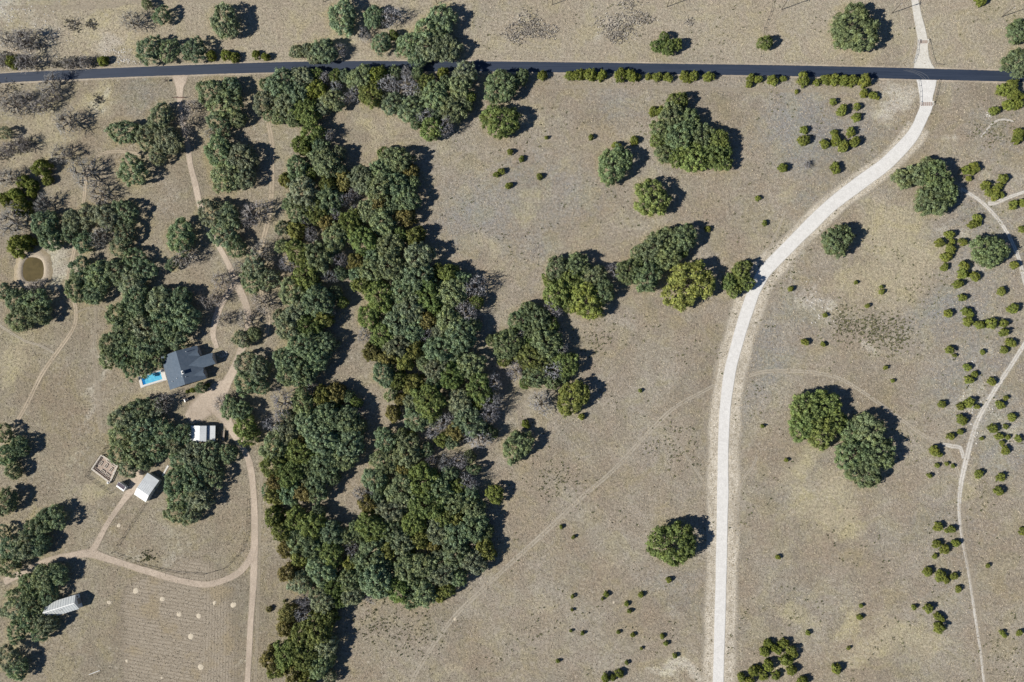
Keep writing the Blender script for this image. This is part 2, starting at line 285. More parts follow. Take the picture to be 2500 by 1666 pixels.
# ---------------------------------------------------------------- ground sheet
def ground():
    xs = np.concatenate([[-4000, -1500, -700, -400], np.arange(-345, 330.1, 1.15), [400, 700, 1500, 4000]])
    ys = np.concatenate([[-4000, -1500, -700, -320], np.arange(-205, 245.1, 1.15), [320, 700, 1500, 4000]])
    X, Y = np.meshgrid(xs, ys); nx, ny = len(xs), len(ys)
    px, py = to_px(X, Y)
    far = (np.abs(X) > 380) | (np.abs(Y) > 300)
    px = np.where(far, 1e5, px)
    # warp the blobs so none is an ellipse
    wx = px + 22*np.sin(py/37 + 1.3*np.sin(px/61)) + 12*np.sin(py/13.7 + px/29); wy = py + 20*np.sin(px/41 + 1.7*np.sin(py/53)) + 11*np.sin(px/15.1 - py/23)
    def lay(bl):
        a = np.zeros_like(px)
        for (x, y, rx, ry, s) in bl:
            q = ((wx-x)/rx)**2 + ((wy-y)/ry)**2
            a = np.maximum(a, s*np.exp(-q*.7))
        return a
    straw, grey, pale, brown = lay(Z_STRAW), lay(Z_GREY), lay(Z_PALE), lay(Z_BROWN)
    north = np.clip((172 - py)/30, 0, 1)*(px < 4000); west = np.clip((1150 - wx)/500, 0, 1)
    ring = np.zeros_like(px)
    for k, x, y, r in TREES:
        if k in 'OGY' and r > 15:
            i0, i1 = np.searchsorted(ys, W(x, y + 2*r + 30).y), np.searchsorted(ys, W(x, y - 2*r - 30).y)
            j0, j1 = np.searchsorted(xs, W(x - 2*r - 30, y).x), np.searchsorted(xs, W(x + 2*r + 30, y).x)
            s_ = np.s_[max(i0-1, 0):i1+1, max(j0-1, 0):j1+1]
            q = np.hypot(px[s_]-x, py[s_]-y)/r
            ring[s_] = np.maximum(ring[s_], np.clip((1.42 - q)/.5, 0, 1))
    A = np.stack([np.maximum(straw, .0), grey, pale, ring], -1).reshape(-1, 4)
    B = np.stack([brown, north, west, np.zeros_like(px)], -1).reshape(-1, 4)
    idx = np.arange(nx*ny).reshape(ny, nx)
    f = np.stack([idx[:-1, :-1], idx[:-1, 1:], idx[1:, 1:], idx[1:, :-1]], -1).reshape(-1, 4)
    v = np.stack([X.ravel(), Y.ravel(), np.zeros(nx*ny)], -1)
    t = NT('dry_pasture')
    a = t.n.new('ShaderNodeSeparateColor'); za = t.attr('za'); t.put(za.outputs['Color'], a.inputs[0]); ring_s = za.outputs['Alpha']
    b = t.n.new('ShaderNodeSeparateColor'); t.put(t.attr('zb').outputs['Color'], b.inputs[0])
    n30 = t.noise(.03, 5.0, .6); n6 = t.noise(.16, 5.0, .65, dist=.6); n1 = t.noise(.75, 4.0, .7); n05 = t.noise(2.1, 3.0, .75)
    nb = t.noise(.33, 6.0, .75)
    def amt(s, hard=.55):                    # break a soft zone up with noise
        return t.ramp(t.math('ADD', s, t.math('MULTIPLY', t.math('SUBTRACT', nb, .5), 1.3)), .22, .22 + hard)
    col = t.mix(t.ramp(n30, .36, .64), (.330, .268, .200), (.362, .318, .262))
    col = t.mix(t.ramp(n6, .4, .66, 0, .7), col, (.275, .235, .185))
    col = t.mix(t.math('MULTIPLY', b.outputs[2], .28), col, (.335, .275, .195))
    col = t.mix(t.math('MULTIPLY', b.outputs[1], .55), col, (.42, .36, .275))
    col = t.mix(t.math('MULTIPLY', amt(b.outputs[0], .7), .42), col, (.235, .18, .13))
    col = t.mix(t.math('MULTIPLY', amt(a.outputs[1], .8), .85), col, (.268, .268, .268))
    col = t.mix(t.math('MULTIPLY', amt(a.outputs[0]), .7), col, (.465, .40, .275))
    col = t.mix(t.math('MULTIPLY', amt(t.math('MULTIPLY', ring_s, .85), .8), .5), col, (.36, .295, .17))
    col = t.mix(t.math('MULTIPLY', amt(a.outputs[2], .5), .75), col, (.56, .51, .44))
    nm = t.noise(.085, 4.0, .6, dist=.8); nq = t.noise(.021, 4.0, .6, dist=.5)
    col = t.mix(t.ramp(nm, .44, .66, 0, .55), col, t.mix(1.0, col, (.97, .92, .95), 'MULTIPLY'))
    col = t.mix(t.ramp(nm, .52, .34, 0, .55), col, t.mix(1.0, col, (1.05, 1.04, .86), 'MULTIPLY'))
    col = t.mix(t.ramp(nq, .5, .66, 0, .5), col, t.mix(1.0, col, (.78, .80, .82), 'MULTIPLY'))
    col = t.mix(t.math('MULTIPLY', b.outputs[2], t.math('SUBTRACT', 1.0, b.outputs[1])), col, t.mix(1.0, col, (.93, .93, .91), 'MULTIPLY'))
    col = t.mix(1.0, col, (.94, .98, .985), 'MULTIPLY')
    npf = t.noise(.5, 7.0, .82); npl = t.noise(.028, 4.0, .65, dist=.7)
    fl = t.math('MULTIPLY', t.ramp(npf, .5, .66), t.ramp(npl, .38, .66, .12, .85))
    col = t.mix(fl, col, (.46, .42, .355))
    ndk = t.noise(.38, 6.0, .8); col = t.mix(t.math('MULTIPLY', t.ramp(ndk, .53, .68), t.ramp(npl, .62, .36, .1, .6)), col, (.205, .185, .14))
    # blades and tufts: fine light and dark grain
    g = t.ramp(n1, .3, .7, .76, 1.24); g2 = t.ramp(n05, .28, .72, .58, 1.42)
    k = t.math('MULTIPLY', g, g2); kc = t.n.new('ShaderNodeCombineColor'); [t.put(k, kc.inputs[i]) for i in range(3)]
    col = t.mix(1.0, col, kc.outputs[0], 'MULTIPLY')
    sp = t.noise(1.3, 2.0, .6); col = t.mix(t.ramp(sp, .68, .76, 0, .4), col, (.12, .11, .075))
    h = t.math('ADD', t.math('MULTIPLY', n1, 1.0), t.math('MULTIPLY', n05, .5))
    t.bump(h, 1.0, .28)
    t.fin(col, .95, .05)
    me = mesh_np('ground', v, f, [t.m], {'za': A, 'zb': B})
    tag(obj('ground', me), kind='structure')
ground()

# ---------------------------------------------------------------- roads and tracks: strips laid a few millimetres above each other
LIFT = [0.012]
def smooth_pts(pts, step=2.5):
    P = np.array([p[:2] for p in pts], float); w = np.array([p[2] if len(p) > 2 else 10 for p in pts], float)
    out = []; n = len(P)
    for i in range(n-1):
        p0, p1, p2, p3 = P[max(i-1, 0)], P[i], P[i+1], P[min(i+2, n-1)]
        m = max(2, int(np.hypot(*(p2-p1))/(step/S0)))
        for k in range(m):
            u = k/m
            q = .5*((2*p1) + (-p0+p2)*u + (2*p0-5*p1+4*p2-p3)*u*u + (-p0+3*p1-3*p2+p3)*u**3)
            out.append((q[0], q[1], w[i]*(1-u) + w[i+1]*u))
    out.append((P[-1][0], P[-1][1], w[-1])); return np.array(out)
def strip(name, pts, mat, across=6, z=None, wiggle=0.0, label=None):
    c = smooth_pts(pts); L = [W(x, y) for x, y, _ in c]; n = len(L)
    if z is None: z = LIFT[0]; LIFT[0] += .004
    V = []; AC = []; AL = []; al = 0
    for i in range(n):
        a, b = L[max(i-1, 0)], L[min(i+1, n-1)]; tdir = (b-a); tdir.z = 0; tdir.normalize(); nrm = Vector((-tdir.y, tdir.x, 0))
        if i: al += (L[i]-L[i-1]).length
        hw = c[i, 2]*S0/2*(1 + wiggle*math.sin(al*.21 + .9*math.sin(al*.13)))
        for k in range(across+1):
            u = -1 + 2*k/across; p = L[i] + nrm*(u*hw); V.append((p.x, p.y, z)); AC.append(u); AL.append(al)
    idx = np.arange(n*(across+1)).reshape(n, across+1)
    F = np.stack([idx[:-1, 1:], idx[:-1, :-1], idx[1:, :-1], idx[1:, 1:]], -1).reshape(-1, 4)
    me = mesh_np(name, V, F, [mat], {'ac': AC, 'al': AL})
    return tag(obj(name, me), kind='structure')
def fade_mat(name, c1, c2, opacity=.9, edge=(.55, 1.0), ruts=0.0, brk=.5, mid=None, fine=1.0):
    t = NT(name); ac = t.attr('ac').outputs['Fac']; aa = t.math('ABSOLUTE', ac)
    nA = t.noise(.45, 5.0, .7); nB = t.noise(1.7, 4.0, .7); nC = t.noise(.07, 3.0, .5)
    col = t.mix(t.ramp(nA, .3, .7), c1, c2)
    k = t.ramp(nB, .25, .75, 1-.22*fine, 1+.22*fine); kc = t.n.new('ShaderNodeCombineColor'); [t.put(k, kc.inputs[i]) for i in range(3)]
    col = t.mix(1.0, col, kc.outputs[0], 'MULTIPLY')
    if mid: col = t.mix(t.ramp(aa, .5, .1, 0, 1), col, mid)
    t.bump(nB, .7, .1); t.fin(col, .95, .05)
    e = t.math('ADD', aa, t.math('MULTIPLY', t.math('SUBTRACT', nA, .5), brk)); al = t.ramp(e, edge[0], edge[1], 1, 0)
    if ruts:
        r = t.math('ABSOLUTE', t.math('SUBTRACT', aa, .42)); rr = t.ramp(t.math('ADD', r, t.math('MULTIPLY', t.math('SUBTRACT', nA, .5), .3)), .12, .34, 1, 1-ruts)
        al = t.math('MULTIPLY', al, rr)
    al = t.math('MULTIPLY', al, t.ramp(nC, .3, .7, opacity*.75, opacity))
    tr = t.n.new('ShaderNodeBsdfTransparent'); mx = t.n.new('ShaderNodeMixShader'); t.put(al, mx.inputs[0])
    t.t.links.new(tr.outputs[0], mx.inputs[1]); t.t.links.new(t.b.outputs[0], mx.inputs[2]); t.t.links.new(mx.outputs[0], t.out.inputs['Surface'])
    return t.m
m_dirt = fade_mat('pink_dirt', (.48, .40, .325), (.56, .475, .39), 1.0, (.62, .98), 0, .5)
m_dirt2 = fade_mat('tan_two_track', (.47, .395, .295), (.56, .475, .37), .95, (.6, 1.0), .45, .6)
m_faint = fade_mat('faint_track', (.47, .42, .34), (.54, .49, .41), .8, (.45, 1.0), .5, .8)
m_vfaint = fade_mat('worn_grass', (.43, .375, .295), (.50, .445, .36), .55, (.35, 1.0), .3, .9)
m_chalk = fade_mat('chalk_track', (.66, .63, .58), (.78, .75, .70), .95, (.3, 1.0), .3, 1.1)
m_verge = fade_mat('stony_verge', (.40, .355, .28), (.62, .57, .49), 1.1, (.66, 1.0), 0, .6, fine=2.2)
m_shoul = fade_mat('pale_shoulder', (.56, .48, .38), (.66, .59, .49), .9, (.6, 1.0), 0, .7)
m_tyre = fade_mat('chalk_tyre_print', (.16, .17, .19), (.24, .25, .27), .7, (.3, 1.0), 0, .8)
m_gravel = fade_mat('white_caliche', (.63, .62, .605), (.73, .72, .705), 1.33, (.80, 1.0), 0, .24, fine=.5)
m_gray = fade_mat('grey_caliche', (.56, .54, .49), (.68, .66, .61), 1.3, (.8, 1.0), 0, .25, fine=.4)
def asphalt():
    t = NT('asphalt'); ac = t.attr('ac').outputs['Fac']; al = t.attr('al').outputs['Fac']
    cv = t.n.new('ShaderNodeCombineXYZ'); t.put(t.math('MULTIPLY', al, .02), cv.inputs[0]); t.put(t.math('MULTIPLY', ac, 2.2), cv.inputs[1])
    st = t.noise(2.0, 4.0, .6, cv.outputs[0]); n = t.noise(.5, 5.0, .7); n2 = t.noise(3.5, 3.0, .7)
    col = t.mix(t.ramp(st, .35, .65), (.024, .036, .064), (.038, .052, .084))
    col = t.mix(t.ramp(n, .35, .7, 0, .5), col, (.036, .048, .076))
    col = t.mix(t.ramp(t.math('ADD', t.math('ABSOLUTE', ac), t.math('MULTIPLY', t.math('SUBTRACT', n, .5), .35)), .9, 1.05), col, (.27, .23, .18))
    t.bump(n2, .5, .02); return t.fin(col, .55, .5)
ROAD = [(-90,203,27),(0,192,26.5),(150,184,26),(350,175.5,26),(600,167,27),(800,162.5,27),(1000,162,26.5),(1250,163.5,26.5),(1600,168.5,27),(1900,173,27.5),(2100,177.5,28),(2240,181,28),(2500,188,26.5),(2600,191,26.5)]
strip('road_shoulder', [(x, y, w+13) for x, y, w in ROAD], m_shoul, 8, wiggle=.06)
GRAV = [(2262,195,52),(2262,215,42),(2261,240,32),(2261,262,32),(2251,285,31),(2241,308,30),(2227,332,32),(2206,357,33),(2163,400,36),(2130,425,36),(2094,451,36),(2028,502,35),(1975,553,35),(1924,604,34),(1874,655,33),(1856,680,33),(1843,706,32),(1833,731,31.5),(1811,798,31),(1796,851,30),(1783,902,30),(1775,953,29),(1769.5,1004,28),(1767,1055,27),(1765,1106,27),(1764.5,1198,29),(1763,1266,28.5),(1761,1360,28),(1758.5,1470,27.5),(1753,1666,27),(1750,1730,27)]
strip('road_verge', [(x+2, y, 92 if y > 620 else 70) for x, y, w in GRAV if y > 300], m_verge, 10, wiggle=.05)
strip('dirt_track', [(1690,740,10),(1668+60,830,11),(1752,880,9),(1738,960,8)], m_vfaint)
# pasture two-tracks
T = lambda s: [tuple(float(q) for q in p.split()) for p in s.split(';')]
strip('dirt_track', T('1745 940 10;1728 950 12;1653 991 14;1602 1037 16;1525 1119 16;1487 1158 16;1420 1215 17;1339 1292 17;1255 1368 17;1179 1439 17;1112 1503 16;1051 1585 16;1008 1659 16;980 1720 16'), m_faint)
strip('dirt_track', T('1828 918 12;1865 908 14;1920 906 14;1990 910 13;2050 925 13;2110 960 13;2180 1010 13;2250 1060 13;2300 1090 14;2330 1130 14;2341 1165 12'), m_faint)
strip('dirt_track', T('1640 1060 10;1665 1100 9;1700 1150 9;1730 1200 8;1742 1260 7'), m_faint)
strip('dirt_track', T('1848 1115 9;1838 1140 10;1820 1160 10;1803 1200 11;1796 1260 10;1794 1330 9'), m_faint)
strip('dirt_track', T('1918 515 6;1900 560 8;1882 600 8;1865 640 7'), m_faint)
strip('chalk_track', T('2345 460 9;2370 475 12;2400 497 13;2440 540 13;2470 590 13;2490 640 14;2502 690 14;2530 760 14;2520 810 14;2498 845 15;2470 890 15;2430 950 16;2395 1010 17;2378 1050 17;2362 1110 18;2348 1170 17;2342 1220 14;2343 1270 11;2352 1330 10;2365 1400 9;2380 1500 9;2395 1600 9;2404 1680 9'), m_chalk)
strip('dirt_track', T('2349 1230 18;2358 1330 20;2372 1400 20;2390 1500 20;2404 1600 20;2412 1690 20'), m_vfaint)
strip('chalk_track', T('2300 1084 10;2325 1090 16;2345 1094 14;2352 1120 12'), m_chalk)
strip('chalk_track', T('2412 498 16;2430 495 18;2450 487 15;2475 478 12;2510 466 10'), m_chalk)
strip('chalk_track', T('2395 335 4;2425 300 7;2450 292 7;2475 297 5'), m_chalk)
strip('dirt_track', T('1330 214 14;1500 212 16;1700 216 16;1900 222 14;2060 220 12;2150 218 12'), m_vfaint)
strip('dirt_track', T('-40 22 14;80 18 16;250 17 15;330 5 12;420 0 12;560 6 10;700 4 10'), m_vfaint)
strip('dirt_track', T('655 300 14;664 350 17;664 400 18;663 470 18;656 530 18;640 600 16;632 660 14;640 720 14;655 780 16;648 830 14'), m_dirt2)
strip('dirt_track', T('655 1090 16;640 1150 14;634 1260 12;632 1400 12;628 1540 12;622 1700 12'), m_vfaint)
strip('dirt_track', T('345 378 10;310 372 11;270 371 11;235 385 11;212 425 12;206 480 12;198 540 10;186 590 12;175 640 13;165 690 13;180 730 13;186 770 13;178 805 13;143 856 14;102 915 15;64 991 15;23 1058 14;-20 1120 14'), m_dirt2)
strip('dirt_track', T('-30 775 9;20 808 9;60 832 9;100 845 8;132 862 8'), m_faint)
strip('cow_path', T('232 740 9;234 800 10;226 835 14;234 900 22;240 970 24;246 1050 20'), m_vfaint)
strip('dirt_track', T('185 765 8;215 752 7;245 752 7;280 770 6'), m_vfaint)
strip('dirt_track', T('840 1115 26;815 1140 22;795 1180 20;775 1230 16'), m_faint)
# ranch drive
strip('driveway', T('440 182 60;440 196 44;439 215 24;439 240 18;440 262 16;446 295 17;452 330 17;459 357 17;464 400 18;477 451 19;487 497 18;503 548 16;524 585 15;550 630 17;565 662 20;576 690 24;590 718 22;603 752 20;606 785 18;600 820 20;589 855 24;576 890 26;562 920 30;545 950 36'), m_dirt, 8, wiggle=.05)
strip('driveway', T('572 694 22;556 716 20;540 742 22;528 775 22;520 815 18;530 850 14'), m_dirt, 8)
strip('driveway', T('555 935 30;530 960 60;505 985 80;480 1008 70;460 1025 40'), m_dirt, 12, wiggle=.08)
strip('driveway', T('520 985 50;545 1010 44;558 1035 30;575 1065 26;592 1092 20;606 1120 19;615 1160 20;620 1220 20;622 1290 21;621 1350 24;618 1440 20;612 1520 18;608 1600 17;603 1690 17'), m_dirt, 8, wiggle=.05)
strip('driveway', T('622 1330 16;612 1362 20;590 1392 22;561 1411 20;505 1427 19;434 1416 19;357 1394 20;306 1378 20;250 1360 24;220 1351 26;178 1356 22;122 1369 22;56 1399 24;10 1420 22'), m_dirt, 8, wiggle=.06)
strip('driveway', T('222 1352 24;238 1325 18;262 1280 17;300 1225 18;318 1200 24;332 1180 34;335 1160 44;330 1142 30'), m_dirt, 8, wiggle=.06)
strip('walkway', T('411 1137 5;404 1149 4.5;397 1162 4'), m_gravel, 4)
strip('driveway', T('2255 172 58;2253 160 46;2251 143 37;2252 120 28;2252 97 25;2247 70 24;2240 40 21;2233 0 18;2224 -60 18'), m_gray, 8)
strip('gravel_road', GRAV, m_gravel, 10, wiggle=.02)
strip('road', ROAD, asphalt(), 10)
def swoosh():                                # chalky tyre curves dragged onto the asphalt
    for k, (a, b) in enumerate(((0, 0), (7, 3), (17, 6))):
        strip('tyre_track', [(2205+a, 172-b*.3, 1.2), (2230+a, 178-b*.2, 1.3), (2246+a, 186, 1.4), (2256+a*.7, 195, 1.5)], m_tyre, 3)
swoosh()
# mown hay field with rake lines
def field():
    t = NT('mown_field'); p = t.coord()
    n = t.noise(.25, 5.0, .7); n2 = t.noise(1.6, 4.0, .75); n3 = t.noise(.05, 3.0, .6)
    def rows(rz, sc):
        w = t.n.new('ShaderNodeTexWave'); w.wave_type = 'BANDS'; w.bands_direction = 'Y'; w.inputs['Scale'].default_value = sc
        w.inputs['Distortion'].default_value = 1.6; w.inputs['Detail'].default_value = 3; w.inputs['Detail Scale'].default_value = 1.5
        t.put(t.mapping(p, rz=rz), w.inputs['Vector']); return w.outputs['Fac']
    sx = t.n.new('ShaderNodeSeparateXYZ'); t.put(p, sx.inputs[0])
    side = t.ramp(t.math('ADD', sx.outputs[0], t.math('MULTIPLY', n3, 8.0)), W(497, 1560).x + 2.5, W(497, 1560).x + 5.5)
    wv = t.n.new('ShaderNodeMix'); wv.data_type = 'FLOAT'; t.put(side, wv.inputs[0]); t.put(rows(math.radians(8), .17), wv.inputs[2]); t.put(rows(math.radians(90), .20), wv.inputs[3])
    col = t.mix(t.ramp(n, .3, .7), (.365, .315, .25), (.445, .39, .315))
    col = t.mix(t.ramp(n3, .52, .66, 0, .55), col, (.40, .325, .20))
    col = t.mix(t.math('MULTIPLY', t.ramp(wv.outputs[0], .62, .95), t.ramp(n, .3, .6, .15, .6)), col, (.235, .195, .15))
    k = t.ramp(n2, .25, .75, .62, 1.38); kc = t.n.new('ShaderNodeCombineColor'); [t.put(k, kc.inputs[i]) for i in range(3)]
    col = t.mix(1.0, col, kc.outputs[0], 'MULTIPLY'); t.bump(n2, 1.0, .2); t.fin(col, .95, .05)
    e = t.math('ABSOLUTE', t.attr('ac').outputs['Fac']); al = t.ramp(t.math('ADD', e, t.math('MULTIPLY', t.math('SUBTRACT', n, .5), .6)), .7, 1.0, .8, 0)
    tr = t.n.new('ShaderNodeBsdfTransparent'); mx = t.n.new('ShaderNodeMixShader'); t.put(al, mx.inputs[0])
    t.t.links.new(tr.outputs[0], mx.inputs[1]); t.t.links.new(t.b.outputs[0], mx.inputs[2]); t.t.links.new(mx.outputs[0], t.out.inputs['Surface'])
    o = strip('field', [(400,1395,230),(415,1440,330),(432,1500,345),(435,1580,350),(435,1680,352),(434,1740,352)], t.m, 24, z=.006)
field()

# ---------------------------------------------------------------- pond
def pond():
    c = W(82, 658); rs = random.Random(2)
    out = [(-26,-12),(-17,-27),(-2,-30),(14,-26),(24,-16),(27,4),(24,20),(12,29),(-6,31),(-20,26),(-27,12)]
    ring = []
    n = len(out)
    for i in range(n):
        for k in range(5):
            u = k/5; p0, p1, p2, p3 = (np.array(out[(i+j-1) % n], float) for j in range(4))
            ring.append(.5*((2*p1)+(-p0+p2)*u+(2*p0-5*p1+4*p2-p3)*u*u+(-p0+3*p1-3*p2+p3)*u**3))
    ring = np.array(ring); m = len(ring)
    def loop(k, z, j=0.0): return [(c.x + q[0]*S0*k*(1+rs.uniform(-j, j)), c.y - q[1]*S0*k*(1+rs.uniform(-j, j)), z) for q in ring]
    prof = [(1.0, .03, .0), (1.06, .16, .01), (1.12, .34, .015), (1.22, .52, .02), (1.40, .55, .03), (1.62, .28, .05), (1.9, .012, .06)]
    V = []; [V.extend(loop(*q)) for q in prof]; F = []; R = []
    for a in range(len(prof)-1):
        for i in range(m): F.append((a*m+i, a*m+(i+1) % m, (a+1)*m+(i+1) % m, (a+1)*m+i))
    for k, (q, z, j) in enumerate(prof): R += [k/6]*m
    t = NT('pond_bank'); n = t.noise(.5, 5.0, .7); a = t.math('ADD', t.attr('ac').outputs['Fac'], t.math('MULTIPLY', t.math('SUBTRACT', n, .5), .35))
    col = t.mix(t.ramp(a, .08, .25), (.20, .17, .13), (.42, .36, .285)); col = t.mix(t.ramp(a, .62, .95), col, (.36, .30, .21))
    n2 = t.noise(1.8, 3.0, .7); k = t.ramp(n2, .25, .75, .75, 1.25); kc = t.n.new('ShaderNodeCombineColor'); [t.put(k, kc.inputs[i]) for i in range(3)]
    col = t.mix(1.0, col, kc.outputs[0], 'MULTIPLY'); t.bump(n2, .8, .15); t.fin(col, .95, .05)
    tag(obj('pond_bank', mesh_np('pond_bank', V, F, [t.m], {'ac': R}, smooth=True)), kind='structure')
    mb = MB(); mb.add([(x, y, .10) for x, y, _ in loop(1.05, 0)], [tuple(range(m-1, -1, -1))])
    t = NT('pond_water'); n = t.noise(.3, 3.0); t.bump(t.noise(1.2, 2.0), .05, .05)
    o = mb.build('pond_water', t.fin(t.mix(t.ramp(n, .35, .65), (.105, .084, .040), (.135, .106, .05)), .12, .35)); tag(o, kind='structure')
pond()

# ---------------------------------------------------------------- plant prototypes (unit radius, unit height)
def leaf_quads(C, N, size, rs, aspect=1.35):
    """small folded leaf sprays at points C with mean normals N"""
    n = len(C); N = N + rs.normal(0, .42, (n, 3)); N /= np.linalg.norm(N, axis=1)[:, None] + 1e-9
    A = rs.normal(0, 1, (n, 3)); U = np.cross(N, A); U /= np.linalg.norm(U, axis=1)[:, None] + 1e-9; Vv = np.cross(N, U)
    s = size*rs.uniform(.55, 1.3, n)[:, None]
    fold = N*s*rs.uniform(-.25, .25, n)[:, None]
    P = np.stack([C - U*s - Vv*s*.25, C - Vv*s*aspect + fold, C + U*s + Vv*s*.25, C + Vv*s*aspect + fold], 1).reshape(-1, 3)
    F = np.arange(4*n).reshape(n, 4)
    return P, F
def crown(name, seed, nl, per, lr, leaf, z0, top, mat, spread=.78, drop=.08, wob=.16, flat=.72, skin=0):
    rs = np.random.default_rng(seed); ph = rs.uniform(0, 6.28, 4); C = []; R = []
    for i in range(nl):
        u = (i + .5)/nl; se = -.22 + 1.20*u; se = min(se, .995); th = i*2.399963 + rs.normal(0, .25)
        if rs.random() < drop: continue
        ce = math.sqrt(max(0, 1-se*se))
        rad = spread*(1 + wob*math.sin(2*th+ph[0]) + wob*.8*math.sin(3*th+ph[1]) + wob*.6*math.sin(5*th+ph[2]))
        h = z0 + (top - z0)*flat*max(se, -.2)**(1.0 if se > 0 else 1) if se > 0 else z0 + .25*se
        h += rs.normal(0, .05)
        C.append((ce*rad*math.cos(th) + rs.normal(0, .05), ce*rad*math.sin(th) + rs.normal(0, .05), h)); R.append(lr*rs.uniform(.65, 1.3))
    C = np.array(C); R = np.array(R)
    k = np.repeat(np.arange(len(C)), per); n = len(k)
    D = rs.normal(0, 1, (n, 3)); D /= np.linalg.norm(D, axis=1)[:, None]; D[:, 2] = np.where(D[:, 2] < -.35, -D[:, 2], D[:, 2])
    P = C[k] + D*(R[k]*rs.uniform(.5, 1.22, n))[:, None]*np.array([1, 1, .85])
    vl = rs.uniform(0, 1, len(C))[k]*.40 + rs.uniform(0, 1, n)*.60
    if skin:                                 # inner foliage that closes the dome between the sprays
        th = rs.uniform(0, 6.283, skin); se = rs.uniform(.02, .98, skin); ce = np.sqrt(1-se*se)
        rad = spread*.97*(1 + wob*np.sin(2*th+ph[0]) + wob*.8*np.sin(3*th+ph[1]) + wob*.6*np.sin(5*th+ph[2]))
        P2 = np.stack([ce*rad*np.cos(th), ce*rad*np.sin(th), z0 + (top-z0)*flat*se], -1); D2 = np.stack([ce*np.cos(th), ce*np.sin(th), se], -1)
        P = np.concatenate([P, P2]); D = np.concatenate([D, D2]); vl = np.concatenate([vl, rs.uniform(.2, .7, skin)])
    V, F = leaf_quads(P, D + np.array([0, 0, .4]), leaf, rs)
    return mesh_np(name, V, F, [mat], {'v': np.repeat(vl, 4)})
def trunk_mesh(name, seed, limbs=6, thick=.05, z1=.62, reach=.55):
    rs = random.Random(seed); mb = MB(); bx, by = rs.uniform(-.08, .08), rs.uniform(-.08, .08)
    mb.tube([(0, 0, -.02), (bx*.4, by*.4, .16), (bx, by, .34)], [thick*1.25, thick, thick*.85], 7)
    for i in range(limbs):
        a = i*6.283/limbs + rs.uniform(-.4, .4); r = reach*rs.uniform(.7, 1.15)
        m = (bx + .5*r*math.cos(a + .2), by + .5*r*math.sin(a + .2), .34 + (z1-.34)*rs.uniform(.45, .8))
        mb.tube([(bx, by, .30), m, (bx + r*math.cos(a), by + r*math.sin(a), z1*rs.uniform(.9, 1.2))], [thick*.6, thick*.38, thick*.14], 5)
    me = bpy.data.meshes.new(name); me.from_pydata(mb.v, [], mb.f); me.materials.append(M['bark']); me.update(); return me
def bare_meshes(name, seed, n1=7, n2=46, n3=200, n4=480):
    rs = np.random.default_rng(seed); V = []; F = []; TV = []; TF = []
    def prism(pts, rad, VV, FF, n):
        pts = [Vector(p) for p in pts]; s = len(VV)
        for i, p in enumerate(pts):
            t = (pts[min(i+1, len(pts)-1)] - pts[max(i-1, 0)]).normalized(); u = t.orthogonal().normalized(); w = t.cross(u)
            for k in range(n): an = 6.283*k/n; VV.append(tuple(p + (u*math.cos(an) + w*math.sin(an))*rad[i]))
        for i in range(len(pts)-1):
            for k in range(n): FF.append((s+i*n+k, s+i*n+(k+1) % n, s+(i+1)*n+(k+1) % n, s+(i+1)*n+k))
    ph = rs.uniform(0, 6.28, 3)
    def pts(n, lo, hi, zlo):
        th = np.arange(n)*2.399963 + rs.normal(0, .3, n); se = rs.uniform(0, 1, n)**.8; ce = np.sqrt(1-se**2*.92); r = rs.uniform(lo, hi, n)*(1 + .14*np.sin(2*th+ph[0]) + .1*np.sin(3*th+ph[1]))
        return np.stack([ce*r*np.cos(th), ce*r*np.sin(th), zlo + (1-zlo)*se*r], -1)
    fork = np.array([[rs.uniform(-.05, .05), rs.uniform(-.05, .05), .24]])
    prism([(0, 0, -.02), tuple(fork[0]*np.array([.5, .5, .5])), tuple(fork[0])], [.05, .04, .034], V, F, 6)
    lv = [fork, pts(n1, .38, .55, .26), pts(n2, .55, .82, .3), pts(n3, .55, .95, .26), pts(n4, .5, 1.08, .22)]
    rad = [.046, .031, .018, .0085, .0042]
    for L in range(1, 5):
        par = lv[L-1]; VV, FF = (V, F) if L < 3 else (TV, TF)
        for p in lv[L]:
            q = par if L < 2 else np.concatenate([par, lv[L-2]]) if L < 4 else par
            dd = np.linalg.norm((q - p)*np.array([1, 1, .8]), axis=1) + np.maximum(0, np.linalg.norm(q[:, :2], axis=1) - np.linalg.norm(p[:2]))*2.5
            b = q[int(np.argmin(dd))]; m = (b+p)/2 + rs.normal(0, .035, 3)*(1.4 if L < 3 else .8) - np.array([0, 0, .03])
            prism([tuple(b), tuple(m), tuple(p)], [rad[L-1]*.75, rad[L]*1.1, rad[L]*.7], VV, FF, 5 if L < 3 else 3)
    me = bpy.data.meshes.new(name+'_branch'); me.from_pydata(V, [], F); me.materials.append(M['bark']); me.update()
    return me, mesh_np(name+'_twigs', TV, TF, [M['twig']])
OAK = [crown('oak_crown', 20+i, 128, 52, .128, .034, .42, 1.0, M['leaf'], spread=.84, wob=.10+.02*(i % 4), drop=.02+.012*i, skin=700) for i in range(9)]
OPEN = [crown('oak_crown', 320+i, 118, 50, .118, .033, .42, 1.0, M['leaf'], spread=.87, wob=.14, drop=.22, skin=260) for i in range(5)]
OAKT = [trunk_mesh('oak_trunk', 60+i) for i in range(4)]
CED = [crown('cedar_crown', 120+i, 34, 60, .24, .058, .22, .96, M['cedar'], spread=.74, drop=.03, wob=.09, flat=.85, skin=200) for i in range(6)]
CEDT = [trunk_mesh('cedar_trunk', 160+i, 4, .045, .5, .4) for i in range(2)]
BARE = [bare_meshes('bare', 200+i) for i in range(6)]

